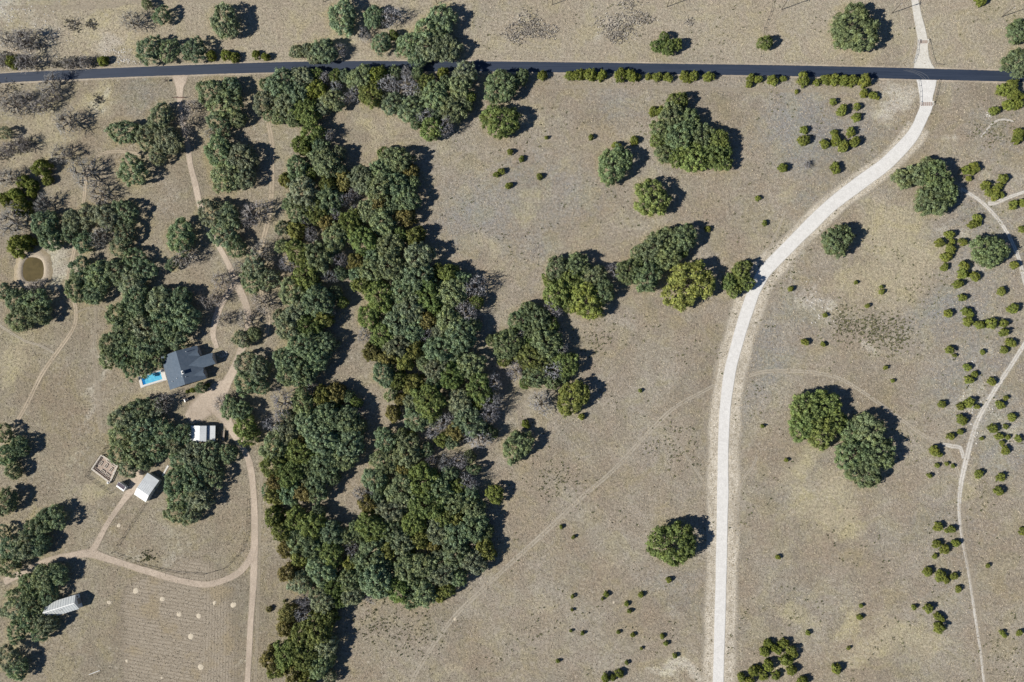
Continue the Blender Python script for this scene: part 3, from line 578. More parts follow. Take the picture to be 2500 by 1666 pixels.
# ---------------------------------------------------------------- label service: nth nearest of its kind to a thing one can find
LM = {'swimming pool': (367,922), 'chimney on the grey house': (446,909), 'metal-roofed garage': (490,1058), 'white-roofed workshop': (355,1190), 'small solar shed': (296,1188), 'fenced vegetable garden': (250,1140), 'white barn among oaks': (155,1478), 'muddy pond': (82,658), 'upper cattle guard': (2253,103), 'lower cattle guard': (2261,254), 'black car': (457,974), 'entrance gate': (440,240),
 "photo's top left corner": (0,0), "photo's top right corner": (2500,0), "photo's bottom left corner": (0,1666), "photo's bottom right corner": (2500,1666), 'photo centre': (1250,833), 'middle of the left edge': (0,833), 'middle of the right edge': (2500,833), 'middle of the top edge': (1250,0), 'middle of the bottom edge': (1250,1666),
 'bend of the gravel road': (1855,680), "gravel road's bottom end": (1753,1666), 'grassy driveway loop': (568,742), 'southwest track junction': (222,1351), 'junction of chalk tracks': (2345,1110), 'grassy clearing inside the wood': (850,870), 'lower clearing inside the wood': (795,1130), 'triangular oak grove': (1680,325), 'mown field centre': (430,1540), 'paved road at left edge': (0,192), 'paved road at right edge': (2500,188), 'round lone oak by gravel road': (1643,1328), 'twin oaks of east pasture': (2050,1060), 'yellow-green oak at wood edge': (1398,972),
 'central wood notch facing east': (1040,490), 'central wood western edge': (665,620), 'central wood middle': (950,700), 'southern tongue of wood': (720,1560), 'lower wood middle': (960,1230), 'wood south of paved road': (760,215)}
def word(n):
    a = 'first second third fourth fifth sixth seventh eighth ninth tenth eleventh twelfth thirteenth fourteenth fifteenth sixteenth seventeenth eighteenth nineteenth'.split()
    t = ' x twentieth thirtieth fortieth fiftieth sixtieth seventieth eightieth ninetieth'.split(' '); c = 'x x twenty thirty forty fifty sixty seventy eighty ninety'.split()
    return a[n-1] if n < 20 else (t[n//10] if n % 10 == 0 else c[n//10] + '-' + a[n % 10 - 1])
def label_all(items, noun):                  # items: (obj, px, py, adjective)
    P = np.array([(i[1], i[2]) for i in items]); best = [(10**6, '')]*len(items)
    for k, q in LM.items():
        dd = np.hypot(P[:, 0]-q[0], P[:, 1]-q[1]); od = np.argsort(dd)
        for r, j in enumerate(od):
            if dd[j] < 4: continue
            if r+1 < best[j][0]: best[j] = (r+1, k)
    for (o, x, y, adj), (r, k) in zip(items, best):
        o['label'] = f"{adj} {noun}, {word(r) + ' ' if r > 1 else ''}nearest to the {k}"

# ---------------------------------------------------------------- trees
rt = random.Random(77); by_kind = {k: [] for k in 'OGYBC'}
def copy_of(me, name, parent, color=None):
    o = bpy.data.objects.new(name, me); COL.objects.link(o); o.parent = parent
    if color: o.color = color
    return o
def jit(c, s):
    k = 1 + rt.uniform(-s, s); return tuple(x*k*(1 + rt.uniform(-s, s)*.2) for x in c) + (1.0,)
for kind, x, y, r in TREES:
    rm = r*S0
    if kind == 'C': h = min(rm*rt.uniform(1.05, 1.35) + .4, 6.5) if rm < 3.4 else rm*rt.uniform(1.15, 1.4)
    elif kind == 'B': h = rm*rt.uniform(1.0, 1.2) + 1.2
    else: h = min(10.5, 3.0 + rm*.72*rt.uniform(.92, 1.1))
    if 600 < x < 1180 and 280 < y < 1640 and kind in 'OG': h *= 1.12
    if 660 < x < 1420 and 130 < y < 1640 and kind == 'B': h = max(h*1.15 + 1.5, 7.0)
    if kind == 'C' and 600 < x < 1180 and rm > 3: h *= 1.15
    p = W(x, y, h*.55); p.z = 0
    e = empty({'C': 'cedar_shrub', 'B': 'leafless_tree', 'G': 'broadleaf_tree'}.get(kind, 'oak_tree'), p, rt.uniform(0, 6.28))
    q = rt.uniform(-.09, .09) if kind != 'C' else rt.uniform(-.13, .13)
    if kind == 'C':
        e.scale = (rm*1.06*(1+q), rm*1.06*(1-q), h)
        col = jit((.195, .232, .060), .14) if not (600 < x < 1200 and y > 280) else jit(rt.choice([(.175, .212, .072), (.195, .215, .072), (.195, .182, .075)]), .2)
        copy_of(rt.choice(CED), 'crown', e, col); copy_of(rt.choice(CEDT), 'trunk', e)
        e['category'] = 'shrub'; e['group'] = 'cedars scattered over the pasture'
        adj = ('tiny ' if r < 6.5 else 'small ' if r < 10 else 'rounded ' if r < 15 else 'large ') + 'olive-green'
    elif kind == 'B':
        e.scale = (rm*1.12*(1+q), rm*1.12*(1-q), h*1.05); br, tw = rt.choice(BARE)
        copy_of(br, 'trunk', e); copy_of(tw, 'crown', e, jit(rt.choice([(.56, .56, .59), (.64, .64, .67), (.50, .50, .53)]) if x > 640 else (.55, .525, .49), .10))
        e['category'] = 'tree'; e['group'] = 'bare winter trees'
        adj = ('small ' if r < 22 else '') + 'leafless grey'
    else:
        e.scale = (rm*.99*(1+q), rm*.99*(1-q), h)
        if kind == 'O' and x > 1180: kind_c = rt.choice([(.205, .265, .138), (.190, .250, .140), (.225, .275, .155)])
        else: kind_c = None
        base = kind_c or {'O': rt.choice([(.252, .328, .200), (.278, .338, .196), (.238, .320, .206), (.288, .334, .228)]), 'G': rt.choice([(.225, .290, .108), (.205, .278, .110), (.222, .268, .100)]), 'Y': (.262, .305, .098)}[kind]
        copy_of(rt.choice(OPEN if (x < 660 and rt.random() < .55) else OAK), 'crown', e, jit(base, .14)); copy_of(rt.choice(OAKT), 'trunk', e)
        e['category'] = 'tree'; e['group'] = 'oaks of the ranch'
        adj = ('small ' if r < 24 else 'broad ' if r > 40 else '') + {'O': 'grey-green', 'G': 'bright green', 'Y': 'yellow-green'}[kind]
    by_kind[kind].append((e, x, y, adj))
for k, noun in (('O', 'live oak'), ('G', 'tree'), ('Y', 'oak'), ('B', 'tree'), ('C', 'cedar')): label_all(by_kind[k], noun)

# ---------------------------------------------------------------- uncountable cover: grass tussocks, scrub, stones
def tussocks(name, pts, size, hgt, mat, seed, blades=3):
    rs = np.random.default_rng(seed); n = len(pts); k = np.repeat(np.arange(n), blades); m = len(k)
    a = rs.uniform(0, 6.28, m); s = size*rs.uniform(.5, 1.4, m); h = hgt*rs.uniform(.5, 1.4, m)
    lx, ly = np.cos(a), np.sin(a); b = np.array(pts)[k]
    o = rs.normal(0, .25, (m, 2))*s[:, None]
    P0 = np.stack([b[:, 0]+o[:, 0]-ly*s*.5, b[:, 1]+o[:, 1]+lx*s*.5, np.zeros(m)], -1)
    P1 = np.stack([b[:, 0]+o[:, 0]+ly*s*.5, b[:, 1]+o[:, 1]-lx*s*.5, np.zeros(m)], -1)
    P2 = np.stack([b[:, 0]+o[:, 0]+lx*s*.9, b[:, 1]+o[:, 1]+ly*s*.9, h], -1)
    V = np.stack([P0, P1, P2], 1).reshape(-1, 3); F = np.arange(3*m).reshape(m, 3)
    vv = np.repeat(rs.uniform(0, 1, n)[k], 3)
    return obj(name, mesh_np(name, V, F, [mat], {'v': vv}))
def grass_mat(name, a, b):
    t = NT(name); return t.fin(t.mix(t.attr('v').outputs['Fac'], a, b), .9, .05)
def px_inside(n, x0, y0, x1, y1, rs): return np.stack([rs.uniform(x0, x1, n), rs.uniform(y0, y1, n)], -1)
def to_world(P): return [tuple(W(x, y))[:2] for x, y in P]
NOGO = [(smooth_pts(ROAD, 2), 16.5), (smooth_pts(GRAV, 2), 18), (smooth_pts(T('439 200 20;439 255 20;459 357 17;477 451 19;524 585 15;576 690 24;606 785 18;562 920 30;520 985 60;560 1040 30;606 1120 19;622 1290 21;612 1520 18;603 1690 17'), 2), 10)]
def clear(P):
    ok = np.ones(len(P), bool)
    for c, w in NOGO:
        for q in c: ok &= np.hypot(P[:, 0]-q[0], P[:, 1]-q[1]) > w*(1.6 if q[2] > 40 else 1)
    ok &= np.hypot((P[:, 0]-82)/30, (P[:, 1]-658)/33) > 1
    for x0, y0, x1, y1 in ((335,850,530,955),(455,1035,530,1082),(322,1155,392,1228),(105,1450,195,1512),(212,1095,310,1205),(440,950,560,1020)): ok &= ~((P[:, 0] > x0) & (P[:, 0] < x1) & (P[:, 1] > y0) & (P[:, 1] < y1))
    return P[ok]
def noise2(x, y): return np.sin(x/47 + 2*np.sin(y/63)) + np.sin(y/39 + 1.7*np.sin(x/71)) + .7*np.sin((x+y)/21 + np.sin(x/17))
r1 = np.random.default_rng(31)
P = clear(px_inside(130000, -60, -60, 2560, 1726, r1))
tag(tussocks('dry_grass', to_world(P), .36, .26, grass_mat('straw_blades', (.22, .185, .135), (.54, .47, .36)), 41, 2), 'dry straw-coloured grass tufts over the open pasture', 'grass', kind='stuff')
P = clear(px_inside(9000, -40, -40, 2540, 1700, r1)); P = P[(noise2(P[:, 0], P[:, 1]) > .6) & (P[:, 0] > 1000)][:1000]
sc_list = [P]
for (x, y, rx, ry, n) in ((2130,800,70,40,260),(2190,830,50,40,140),(2060,790,30,40,90),(930,1520,90,70,150),(1650,1090,60,60,60),(1370,1170,70,40,90),(1030,1560,60,60,60),(1900,640,60,60,50),(1460,830,60,40,60),(2420,330,50,30,80),(600,160,40,10,30),(360,1360,25,12,50),(2450,1600,60,60,40),(2240,700,60,50,40)):
    sc_list.append(np.stack([r1.normal(x, rx*.55, n), r1.normal(y, ry*.55, n)], -1))
P = clear(np.concatenate(sc_list))
tag(tussocks('low_scrub', to_world(P), .5, .4, grass_mat('scrub_leaf', (.085, .095, .05), (.20, .19, .11)), 42, 6), 'sparse dark low scrub and prickly pear dotting the pasture', 'scrub', kind='stuff')
def thicket(name, blobs, n, mat, label, size=.5, h=.6, seed=1):
    rs = np.random.default_rng(seed); L = []
    for (x, y, rx, ry, k) in blobs:
        m = int(n*k); a = rs.uniform(0, 6.28, m); q = np.sqrt(rs.uniform(0, 1, m))*(1.25*rs.uniform(.5, 1.1, m))*(1 + .3*np.sin(3*a + x))
        L.append(np.stack([x + rx*q*np.cos(a), y + ry*q*np.sin(a)], -1))
    tag(tussocks(name, to_world(np.concatenate(L)), size, h, mat, seed, 4), label, 'brush', kind='stuff')
thicket('brush_thicket', [(1288,66,46,30,1.0),(1330,80,40,14,.4),(1260,92,26,14,.3),(1512,60,48,28,.9),(1505,88,30,16,.5),(1560,45,30,20,.4),(1580,52,20,12,.15),(1682,56,10,8,.12),(1535,10,30,10,.2)], 330, grass_mat('brush_twigs', (.27, .245, .21), (.46, .43, .39)), 'two grey-brown leafless brush thickets north of the road', seed=6)
thicket('roadside_brush', [(20,145,30,16,.7),(62,155,34,12,.7),(150,158,30,10,.5),(185,150,24,12,.4),(235,152,30,10,.6),(225,60,14,10,.2),(180,60,20,16,.2),(25,235,40,30,.4),(75,110,40,14,.5),(10,375,30,14,.4),(60,355,30,14,.3),(240,245,12,14,.15)], 420, grass_mat('roadside_twigs', (.11, .105, .075), (.40, .38, .34)), 'low grey and dark brush along the paved road at the upper left', seed=8)
def stones():
    rs = np.random.default_rng(9); P = []; 
    for (x, y, rx, ry, n) in ((15,20,60,30,90),(80,60,110,50,70),(30,110,60,30,60),(100,100,80,40,40),(280,130,40,20,45),(60,160,60,20,30),(300,150,40,10,40),(70,265,40,30,30),(2415,280,8,14,20),(30,160,40,16,60),(430,950,8,14,10),(547,866,10,10,30),(2000,750,50,60,40),(2380,1000,50,90,60)):
        P.append(np.stack([rs.normal(x, rx*.5, n), rs.normal(y, ry*.5, n)], -1))
    P = clear(np.concatenate(P)); n = len(P); C = np.array(to_world(P)); s = rs.uniform(.12, .42, n)
    base = np.array([(-1, -1, 0), (1, -1, 0), (1, 1, 0), (-1, 1, 0), (-.6, -.6, .7), (.6, -.6, .8), (.5, .6, .7), (-.6, .5, .75)])
    a = rs.uniform(0, 6.28, n); ca, sa = np.cos(a), np.sin(a)
    B = base[None]*s[:, None, None]*rs.uniform(.6, 1.3, (n, 8, 3))
    V = np.stack([C[:, 0, None] + B[..., 0]*ca[:, None] - B[..., 1]*sa[:, None], C[:, 1, None] + B[..., 0]*sa[:, None] + B[..., 1]*ca[:, None], B[..., 2]*.8 - .03], -1).reshape(-1, 3)
    f0 = np.array([(4, 5, 6, 7), (0, 1, 5, 4), (1, 2, 6, 5), (2, 3, 7, 6), (3, 0, 4, 7)])
    F = (f0[None] + 8*np.arange(n)[:, None, None]).reshape(-1, 4)
    tag(obj('limestone_rubble', mesh_np('limestone_rubble', V, F, [plain('limestone', (.55, .53, .5), .2, 2.0, .9, .1)])), 'white limestone rubble lying in the dry grass', 'stones', kind='stuff')
stones()

# ---------------------------------------------------------------- buildings
def shingle():
    t = NT('slate_shingle'); n = t.noise(.6, 5.0, .6); n2 = t.noise(3.0, 3.0, .7)
    col = t.mix(t.ramp(n, .3, .7), (.080, .112, .156), (.102, .134, .178)); k = t.ramp(n2, .25, .75, .82, 1.18)
    kc = t.n.new('ShaderNodeCombineColor'); [t.put(k, kc.inputs[i]) for i in range(3)]
    t.bump(n2, .5, .03); return t.fin(t.mix(1.0, col, kc.outputs[0], 'MULTIPLY'), .8, .25)
M['shingle'] = shingle()
M['wall'] = plain('cream_siding', (.55, .51, .45), .12, 1.5)
M['trim'] = plain('white_trim', (.78, .78, .77), .06, 2.0, .6)
def tin(name, c, rust=0.06):
    t = NT(name); n = t.noise(.4, 5.0, .65); n2 = t.noise(2.5, 3.0)
    col = t.mix(t.ramp(n, .3, .75), c, [x*.86 for x in c]); col = t.mix(t.ramp(n2, .62, .75, 0, rust*3), col, (.42, .36, .31))
    return t.fin(col, .45, .35)
M['tin'] = tin('galvanised_tin', (.62, .65, .68)); M['tin_white_lit'] = tin('white_and_lit_tin', (.83, .84, .85), .02); M['tin_dull'] = tin('weathered_tin', (.60, .63, .64), .1)  # the whitest tin also carries the sunlit look of garage and workshop slopes
M['dark'] = plain('dark_glass', (.03, .035, .045), .2, 2.0, .35, .35); M['wood'] = plain('weathered_wood', (.34, .29, .24), .25, 3.0, .9); M['wood_dark'] = plain('old_fence_wood', (.10, .085, .07), .3, 3.0, .9)
M['rust'] = plain('rusty_steel', (.22, .13, .10), .3, 3.0, .75, .3); M['steel'] = plain('grey_steel', (.42, .42, .42), .15, 3.0, .5, .4); M['conc'] = plain('pale_concrete', (.66, .64, .61), .12, 1.5, .9)
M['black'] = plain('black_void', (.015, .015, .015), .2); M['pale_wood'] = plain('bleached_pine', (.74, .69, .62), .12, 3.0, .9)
M['bed_soil'] = plain('bed_soil', (.20, .16, .13), .3, 3.0)
M['soil'] = plain('garden_soil', (.40, .325, .275), .3, 1.2, .95, .05, bump=.08)

def frame(c, axis_pt):                       # local frame: origin c, u along the ridge
    u = (axis_pt - c); u.z = 0; u.normalize(); return u, Vector((-u.y, u.x, 0))
class Local:
    def __init__(s, o, u): s.o = o.copy(); s.o.z = 0; s.u = u.normalized(); s.v = Vector((-s.u.y, s.u.x, 0))
    def __call__(s, a, b, z): return s.o + s.u*a + s.v*b + Vector((0, 0, z))
    @property
    def rz(s): return math.atan2(s.u.y, s.u.x)
def gable_house(L, a0, a1, b0, b1, ze, zr, parent, roof_mat, wall_mat, oh=.45, th=.14, roof_name='roof', bm=None, sep=True):
    bm = (b0+b1)/2 if bm is None else bm
    w = MB(); za = ze - .02
    A = [L(a0, b0, 0), L(a1, b0, 0), L(a1, b1, 0), L(a0, b1, 0)]; B = [L(a0, b0, za), L(a1, b0, za), L(a1, b1, za), L(a0, b1, za)]
    R0, R1 = L(a0, bm, zr - .05), L(a1, bm, zr - .05)
    w.add(A + B + [R0, R1], [(0, 1, 5, 4), (2, 3, 7, 6), (1, 2, 6, 9, 5), (3, 0, 4, 8, 7), (4, 5, 9, 8), (6, 7, 8, 9), (3, 2, 1, 0)])
    wall = w.build('wall', wall_mat, parent)
    out = []
    for side, be in ((-1, b0), (1, b1)):
        k = (zr-ze)/max(abs(bm-be), .01); eb = be + side*oh; ez = ze - k*oh + .12
        q = [L(a0-oh, bm, zr+.12), L(a1+oh, bm, zr+.12), L(a1+oh, eb, ez), L(a0-oh, eb, ez)]
        if side < 0: q = q[::-1]
        m = MB(); m.slab(q, th); out.append(m.build(roof_name, roof_mat if not isinstance(roof_mat, tuple) else roof_mat[0 if side < 0 else 1], parent))
    return wall, out
def windows(L, wall, specs):                 # (a, b, z, w, h, facing 'a' or 'b')
    for (a, b, z, w_, h_, f) in specs:
        m = MB(); c = L(a, b, z); m.box(c, (w_, .1, h_) if f == 'b' else (.1, w_, h_), L.rz); m.build('window', M['dark'], wall)
        m = MB()
        for dz in (-h_/2, h_/2): m.box(c + Vector((0, 0, dz)), (w_+.16, .14, .1) if f == 'b' else (.14, w_+.16, .1), L.rz)
        m.build('window_trim', M['trim'], wall)

def house():
    p0, p1 = W(392, 869, 3), W(414.9, 951.6, 3); q0, q1 = W(482.2, 847, 3), W(503.7, 925.1, 3)
    c = (p0+p1+q0+q1)/4; u = ((p1-p0)+(q1-q0)).normalized()
    L = Local(c, u); hl = ((p1-p0).length + (q1-q0).length)/4; hw = ((q0-p0).length + (q1-p1).length)/4
    e = empty('ranch_house', L.o)
    tag(e, 'ranch house with slate-grey gabled roof beside the swimming pool', 'house')
    def K(o):
        o.matrix_parent_inverse = Matrix.Translation(-e.location); return o
    wall, roofs = gable_house(L, -hl+.4, hl-.4, -hw+.5, hw-.5, 3.0, 5.9, e, M['shingle'], M['wall'], .45)
    # +v side faces right in the picture
    s = 1 if (L(0, 1, 0) - L.o).x > 0 else -1
    G = Local(L(0, 0, 0), L.v*s)             # cross wing pointing right
    gc = (W(518.5, 861.3, 3.2) + W(526.6, 887.9, 3.2))/2; gv = (gc - L.o).dot(G.v); gl = (gc - L.o).dot(G.u)
    gw = (W(518.5, 861.3, 3.2) - W(526.6, 887.9, 3.2)).length/2
    G2 = Local(G(0, gv, 0), G.u)
    w2, r2 = gable_house(G2, 2.6, gl-.5, -gw+.35, gw-.35, 3.05, 4.75, e, M['shingle'], M['wall'], .4, roof_name='wing_roof')
    for (px, py) in ((472, 864), (489, 912)):     # the two small eave gables
        t = W(px, py, 4.2); b = (t - L.o).dot(G.v); D = Local(G(0, b, 0), G.u)
        gable_house(D, 4.2, hw-.25, -1.5, 1.5, 3.3, 4.5, e, M['shingle'], M['wall'], .3, roof_name='dormer_roof')
    t = W(445.5, 909.8, 6.6); m = MB(); m.box((t.x, t.y, 5.9), (1.0, 1.9, 2.0), L.rz + math.pi/2); ch = m.build('chimney', M['trim'], e)
    m = MB(); m.box((t.x + .15, t.y + .05, 6.93), (.5, .9, .06), L.rz + math.pi/2); m.build('flue', M['black'], ch)
    for (px, py, z) in ((432, 924, 5.0), (444.2, 920, 5.8), (453.5, 920.5, 5.8), (454.2, 859, 5.6), (420.5, 931.7, 4.3)):
        t = W(px, py, z); m = MB(); m.tube([(t.x, t.y, z-1.0), (t.x, t.y, z+.25)], [.16, .16], 8); m.build('roof_vent', M['trim'], e)
    windows(L, wall, [(-hl+.36, b, 1.5, 1.3, 1.2, 'a') for b in (-4, 0, 4)] + [(hl-.36, b, 1.5, 1.3, 1.2, 'a') for b in (-4, 0, 4)])
    m = MB(); m.box(L(hl-.36, 6.2, 1.05), (.12, 1.0, 2.1), L.rz); m.build('door', M['wood_dark'], e)
    for ch_ in [o for o in bpy.data.objects if o.parent == e]: K(ch_)
    for ch_ in [o for o in bpy.data.objects if o.parent and o.parent.parent == e]: ch_.matrix_parent_inverse = Matrix.Identity(4)
house()

def rebase(e):                               # parts were built in world coordinates
    for o in bpy.data.objects:
        if o.parent == e: o.matrix_parent_inverse = Matrix.Translation(-e.location)
def pool():
    cs = [W(335.8, 923, .5), W(344.5, 945, .5), W(408.3, 930.2, .5), W(398.6, 899, .5)]
    c = sum(cs, Vector())/4; u = ((cs[2]-cs[1]) + (cs[3]-cs[0])).normalized(); L = Local(c, u)
    hl = ((cs[2]-cs[1]).length + (cs[3]-cs[0]).length)/4; hw = ((cs[0]-cs[1]).length + (cs[3]-cs[2]).length)/4
    e = empty('swimming_pool', L.o); tag(e, 'turquoise swimming pool with white deck beside the grey house', 'pool')
    il0, il1, iw0, iw1 = -hl + 1.5, hl - 2.2, -hw + 1.15, hw - .7
    m = MB()
    for a0, a1, b0, b1 in ((-hl, il0, -hw, hw), (il1, hl, -hw, hw), (il0, il1, -hw, iw0), (il0, il1, iw1, hw)):
        m.slab([L(a0, b0, .5), L(a1, b0, .5), L(a1, b1, .5), L(a0, b1, .5)], .5)
    m.build('deck', M['conc'], e)
    t = NT('pool_water'); n = t.noise(1.1, 3.0, .6, dist=1.0); sx = t.n.new('ShaderNodeSeparateXYZ')
    t.bump(n, .15, .1); mat = t.fin(t.mix(t.ramp(n, .35, .65), (.075, .40, .66), (.16, .55, .74)), .06, .5)
    m = MB(); m.slab([L(il0+1.6, iw0, .36), L(il1, iw0, .36), L(il1, iw1, .36), L(il0+1.6, iw1, .36)], .3); m.build('water', mat, e)
    t = NT('deep_pool_water'); n = t.noise(1.1, 3.0); t.bump(n, .15, .1); mat = t.fin(t.mix(t.ramp(n, .35, .65), (.012, .15, .42), (.02, .2, .5)), .06, .5)
    m = MB(); m.slab([L(il0, iw0, .35), L(il0+1.6, iw0, .35), L(il0+1.6, iw1, .35), L(il0, iw1, .35)], .3); o = m.build('deep_end', mat, e)
    m = MB(); 
    for k in range(9):
        a = il0 + k*(il1-il0)/8
        for b in (-hw+.12, hw-.12): m.bar(L(a, b, .5), L(a, b, 1.4), .07)
    for b in (-hw+.12, hw-.12): m.bar(L(il0, b, 1.4), L(il1, b, 1.4), .06)
    m.build('railing', M['steel'], e)
    rebase(e)
pool()
def garage():
    cx0, cx1 = 461.3, 524; y0, y1 = 1039.6, 1077.8
    a, b = W(cx0, y0, 3), W(cx1, y0, 3); c_ = W(cx0, y1, 3)
    L = Local(Vector(((a.x+b.x)/2, (a.y+c_.y)/2, 0)), Vector((0, -1, 0)))    # u runs down the picture, v to the right
    hl = (a - c_).length/2; x = lambda p: W(p, 1058, 3).x - L.o.x
    e = empty('garage', L.o); tag(e, 'metal garage with sunward roof slope coloured brighter than the grey panels', 'garage')
    xr, xs, xe0, xe1 = x(489), x(505), x(cx0), x(cx1)
    w = MB(); w.slab([L(-hl+.2, xe0+.3, 2.65), L(hl-.2, xe0+.3, 2.65), L(hl-.2, xs-.2, 2.65), L(-hl+.2, xs-.2, 2.65)], 2.65); w.build('wall', M['tin_dull'], e)
    m = MB(); m.slab([L(-hl, xe0, 2.75), L(hl, xe0, 2.75), L(hl, xr, 3.9), L(-hl, xr, 3.9)], .1); m.build('roof', M['tin_white_lit'], e)  # slope facing the sun: its extra brightness is put into the colour
    m = MB(); m.slab([L(-hl, xr+.02, 3.9), L(hl, xr+.02, 3.9), L(hl, xs, 3.45), L(-hl, xs, 3.45)], .1); m.build('roof', M['tin'], e)
    m = MB(); m.slab([L(-hl, xs-.15, 2.55), L(hl, xs-.15, 2.55), L(hl, xe1, 2.35), L(-hl, xe1, 2.35)], .1); m.build('carport_roof', M['tin'], e)
    for aa in (-hl+.2, 0, hl-.2):
        m = MB(); m.bar(L(aa, xe1-.2, 0), L(aa, xe1-.2, 2.3), .14); m.build('post', M['steel'], e)
    for k in range(9):
        m = MB(); a_ = -hl + (k+.5)*2*hl/9; m.bar(L(a_, xr+.05, 3.925), L(a_, xs, 3.475), .07, .05); m.build('seam', M['tin'], e)
        m = MB(); m.bar(L(a_, xs+.05, 2.57), L(a_, xe1, 2.375), .07, .05); m.build('seam', M['tin'], e)
    m = MB(); m.box(L(hl-.15, x(480), 1.15), (.12, 2.6, 2.3), L.rz); m.build('garage_door', M['trim'], e)
    rebase(e)
garage()
def workshop():
    tl, rr, bb, ll = W(360.2, 1156.5, 3.4), W(388.8, 1174.4, 3.4), W(353, 1226.4, 3.4), W(324.5, 1206, 3.4)
    c = (tl+rr+bb+ll)/4; u = ((rr-tl)+(bb-ll)).normalized(); L = Local(c, u)       # u across the short side, v along
    hs = ((rr-tl).length + (bb-ll).length)/4; hl = ((tl-ll).length + (rr-bb).length)/4
    s = (tl - c).dot(L.v); sg = 1 if s > 0 else -1
    e = empty('workshop', L.o); tag(e, 'metal-roofed workshop with its sunward slope coloured brighter at the end of a dirt lane', 'workshop')
    bm = -sg*hl*.36
    w = MB(); k = hl - .15; h = hs - .15; z0, z1, zr = 3.0, 2.85, 4.1
    prof = [(-sg*k, z0), (bm, zr-.05), (sg*k, z1)]
    V = [L(a, b, 0) for a in (-h, h) for b, _ in prof] + [L(a, b, z) for a in (-h, h) for b, z in prof]
    w.add(V, [(0, 1, 7, 6), (1, 2, 8, 7), (3, 4, 10, 9), (4, 5, 11, 10), (0, 3, 9, 6), (2, 5, 11, 8), (6, 7, 10, 9), (7, 8, 11, 10)])
    wall = w.build('wall', M['tin_dull'], e)
    def pan(b0, z0, b1, z1, mat):
        m = MB(); q = [L(-hs, b0, z0), L(hs, b0, z0), L(hs, b1, z1), L(-hs, b1, z1)]
        m.slab(q if b1 > b0 else q[::-1], .1); return m.build('roof', mat, e)
    pan(-sg*hl, 2.95, bm, 4.15, M['tin_white_lit']); bk = sg*hl*.36  # sunward slope coloured whiter than the rest to look sunlit
    pan(bm+sg*.02, 4.15, bk, 3.62, M['tin']); pan(bk+sg*.02, 3.60, sg*hl, 2.92, M['tin'])
    for i in range(7):
        a = -hs + (i+.5)*2*hs/7; m = MB(); m.bar(L(a, bm+sg*.05, 4.17), L(a, bk, 3.64), .07, .05); m.build('seam', M['tin'], e)
    m = MB(); m.box(L(0, -sg*(k+.02), 1.3), (3.2, .12, 2.6), L.rz); m.build('roll_door', M['trim'], e)
    m = MB(); m.box(L(h+.02, 1.5*sg, 1.5), (.1, 1.2, .9), L.rz); m.build('window', M['dark'], e)
    rebase(e)
workshop()
def solar_shed():
    p = [W(291.8, 1177.4, 2.3), W(310.2, 1189.7, 2.3), W(300.5, 1200.4, 2.3), W(281, 1186, 2.3)]
    c = sum(p, Vector())/4; u = ((p[1]-p[0]) + (p[2]-p[3])).normalized(); L = Local(c, u); hl = (p[1]-p[0]).length/2; hw = (p[0]-p[3]).length/2
    e = empty('shed', L.o); tag(e, 'small shed with dark purple solar panels on its roof', 'shed')
    m = MB(); m.slab([L(-hl+.2, -hw+.2, 2.0), L(hl-.2, -hw+.2, 2.0), L(hl-.2, hw-.2, 2.0), L(-hl+.2, hw-.2, 2.0)], 2.0); m.build('wall', M['tin_dull'], e)
    sg = 1 if (p[0]-c).dot(L.v) > 0 else -1
    m = MB(); q = [L(-hl, -sg*hw, 2.15), L(hl, -sg*hw, 2.15), L(hl, sg*hw, 2.75), L(-hl, sg*hw, 2.75)]; m.slab(q if sg > 0 else q[::-1], .1); m.build('roof', M['tin_white_lit'], e)
    pm = plain('solar_cell', (.05, .035, .065), .15, 2.0, .55, .15)
    for i in range(3):
        b0 = -hw*.45 + i*hw*.46; b1 = b0 + hw*.42; z = lambda b: 2.45 + .3*b/hw + .09
        m = MB(); q = [L(-hl+.1, sg*b0, z(b0)), L(hl-.3, sg*b0, z(b0)), L(hl-.3, sg*b1, z(b1)), L(-hl+.1, sg*b1, z(b1))]; m.slab(q if sg > 0 else q[::-1], .05); m.build('solar_panel', pm, e)
    m = MB(); m.box(L(hl-.17, 0, .95), (.1, .8, 1.9), L.rz); m.build('door', M['trim'], e)
    rebase(e)
solar_shed()
def barn():
    a, b = W(183.1, 1452.9, 3.2), W(192.5, 1487, 3.2); left = W(107, 1505, 3.2)
    u = (W(192.5, 1487, 3.2) - W(151, 1499.8, 3.2)).normalized(); ww = (a-b).length
    v = Vector((-u.y, u.x, 0)); b2 = b + v*ww
    Ln = 17.5; c = (b + b2)/2 - u*(Ln/2); L = Local(c, u)
    e = empty('barn', L.o); tag(e, 'pale metal-roofed barn half hidden under oaks', 'barn')
    wall, r = gable_house(L, -Ln/2+.3, Ln/2-.1, -ww/2+.2, ww/2-.2, 3.2, 5.2, e, M['tin_dull'], M['trim'], .25)
    m = MB(); m.bar(L(-Ln/2-.2, 0, 5.36), L(Ln/2+.1, 0, 5.36), .34, .08); m.build('ridge_cap', M['tin_white_lit'], e)
    m = MB(); m.box(L(Ln/2-.06, 0, 1.35), (.12, 3.0, 2.7), L.rz); m.build('barn_door', M['wood'], e)
    m = MB(); m.box(L(Ln/2-.06, 2.4, 2.0), (.12, .8, .8), L.rz); m.build('window', M['dark'], e)
    m = MB(); t = W(149, 1490, 4.4); m.box((t.x, t.y, 4.55), (1.5, .25, .25), L.rz); m.build('roof_vent', M['dark'], e)
    for i in range(12):
        aa = -Ln/2 + (i+.5)*Ln/12
        for s in (-1, 1): m = MB(); m.bar(L(aa, s*.2, 5.32), L(aa, s*(ww/2+.05), 3.32), .06, .05); m.build('seam', M['tin_dull'], e)
    rebase(e)
barn()

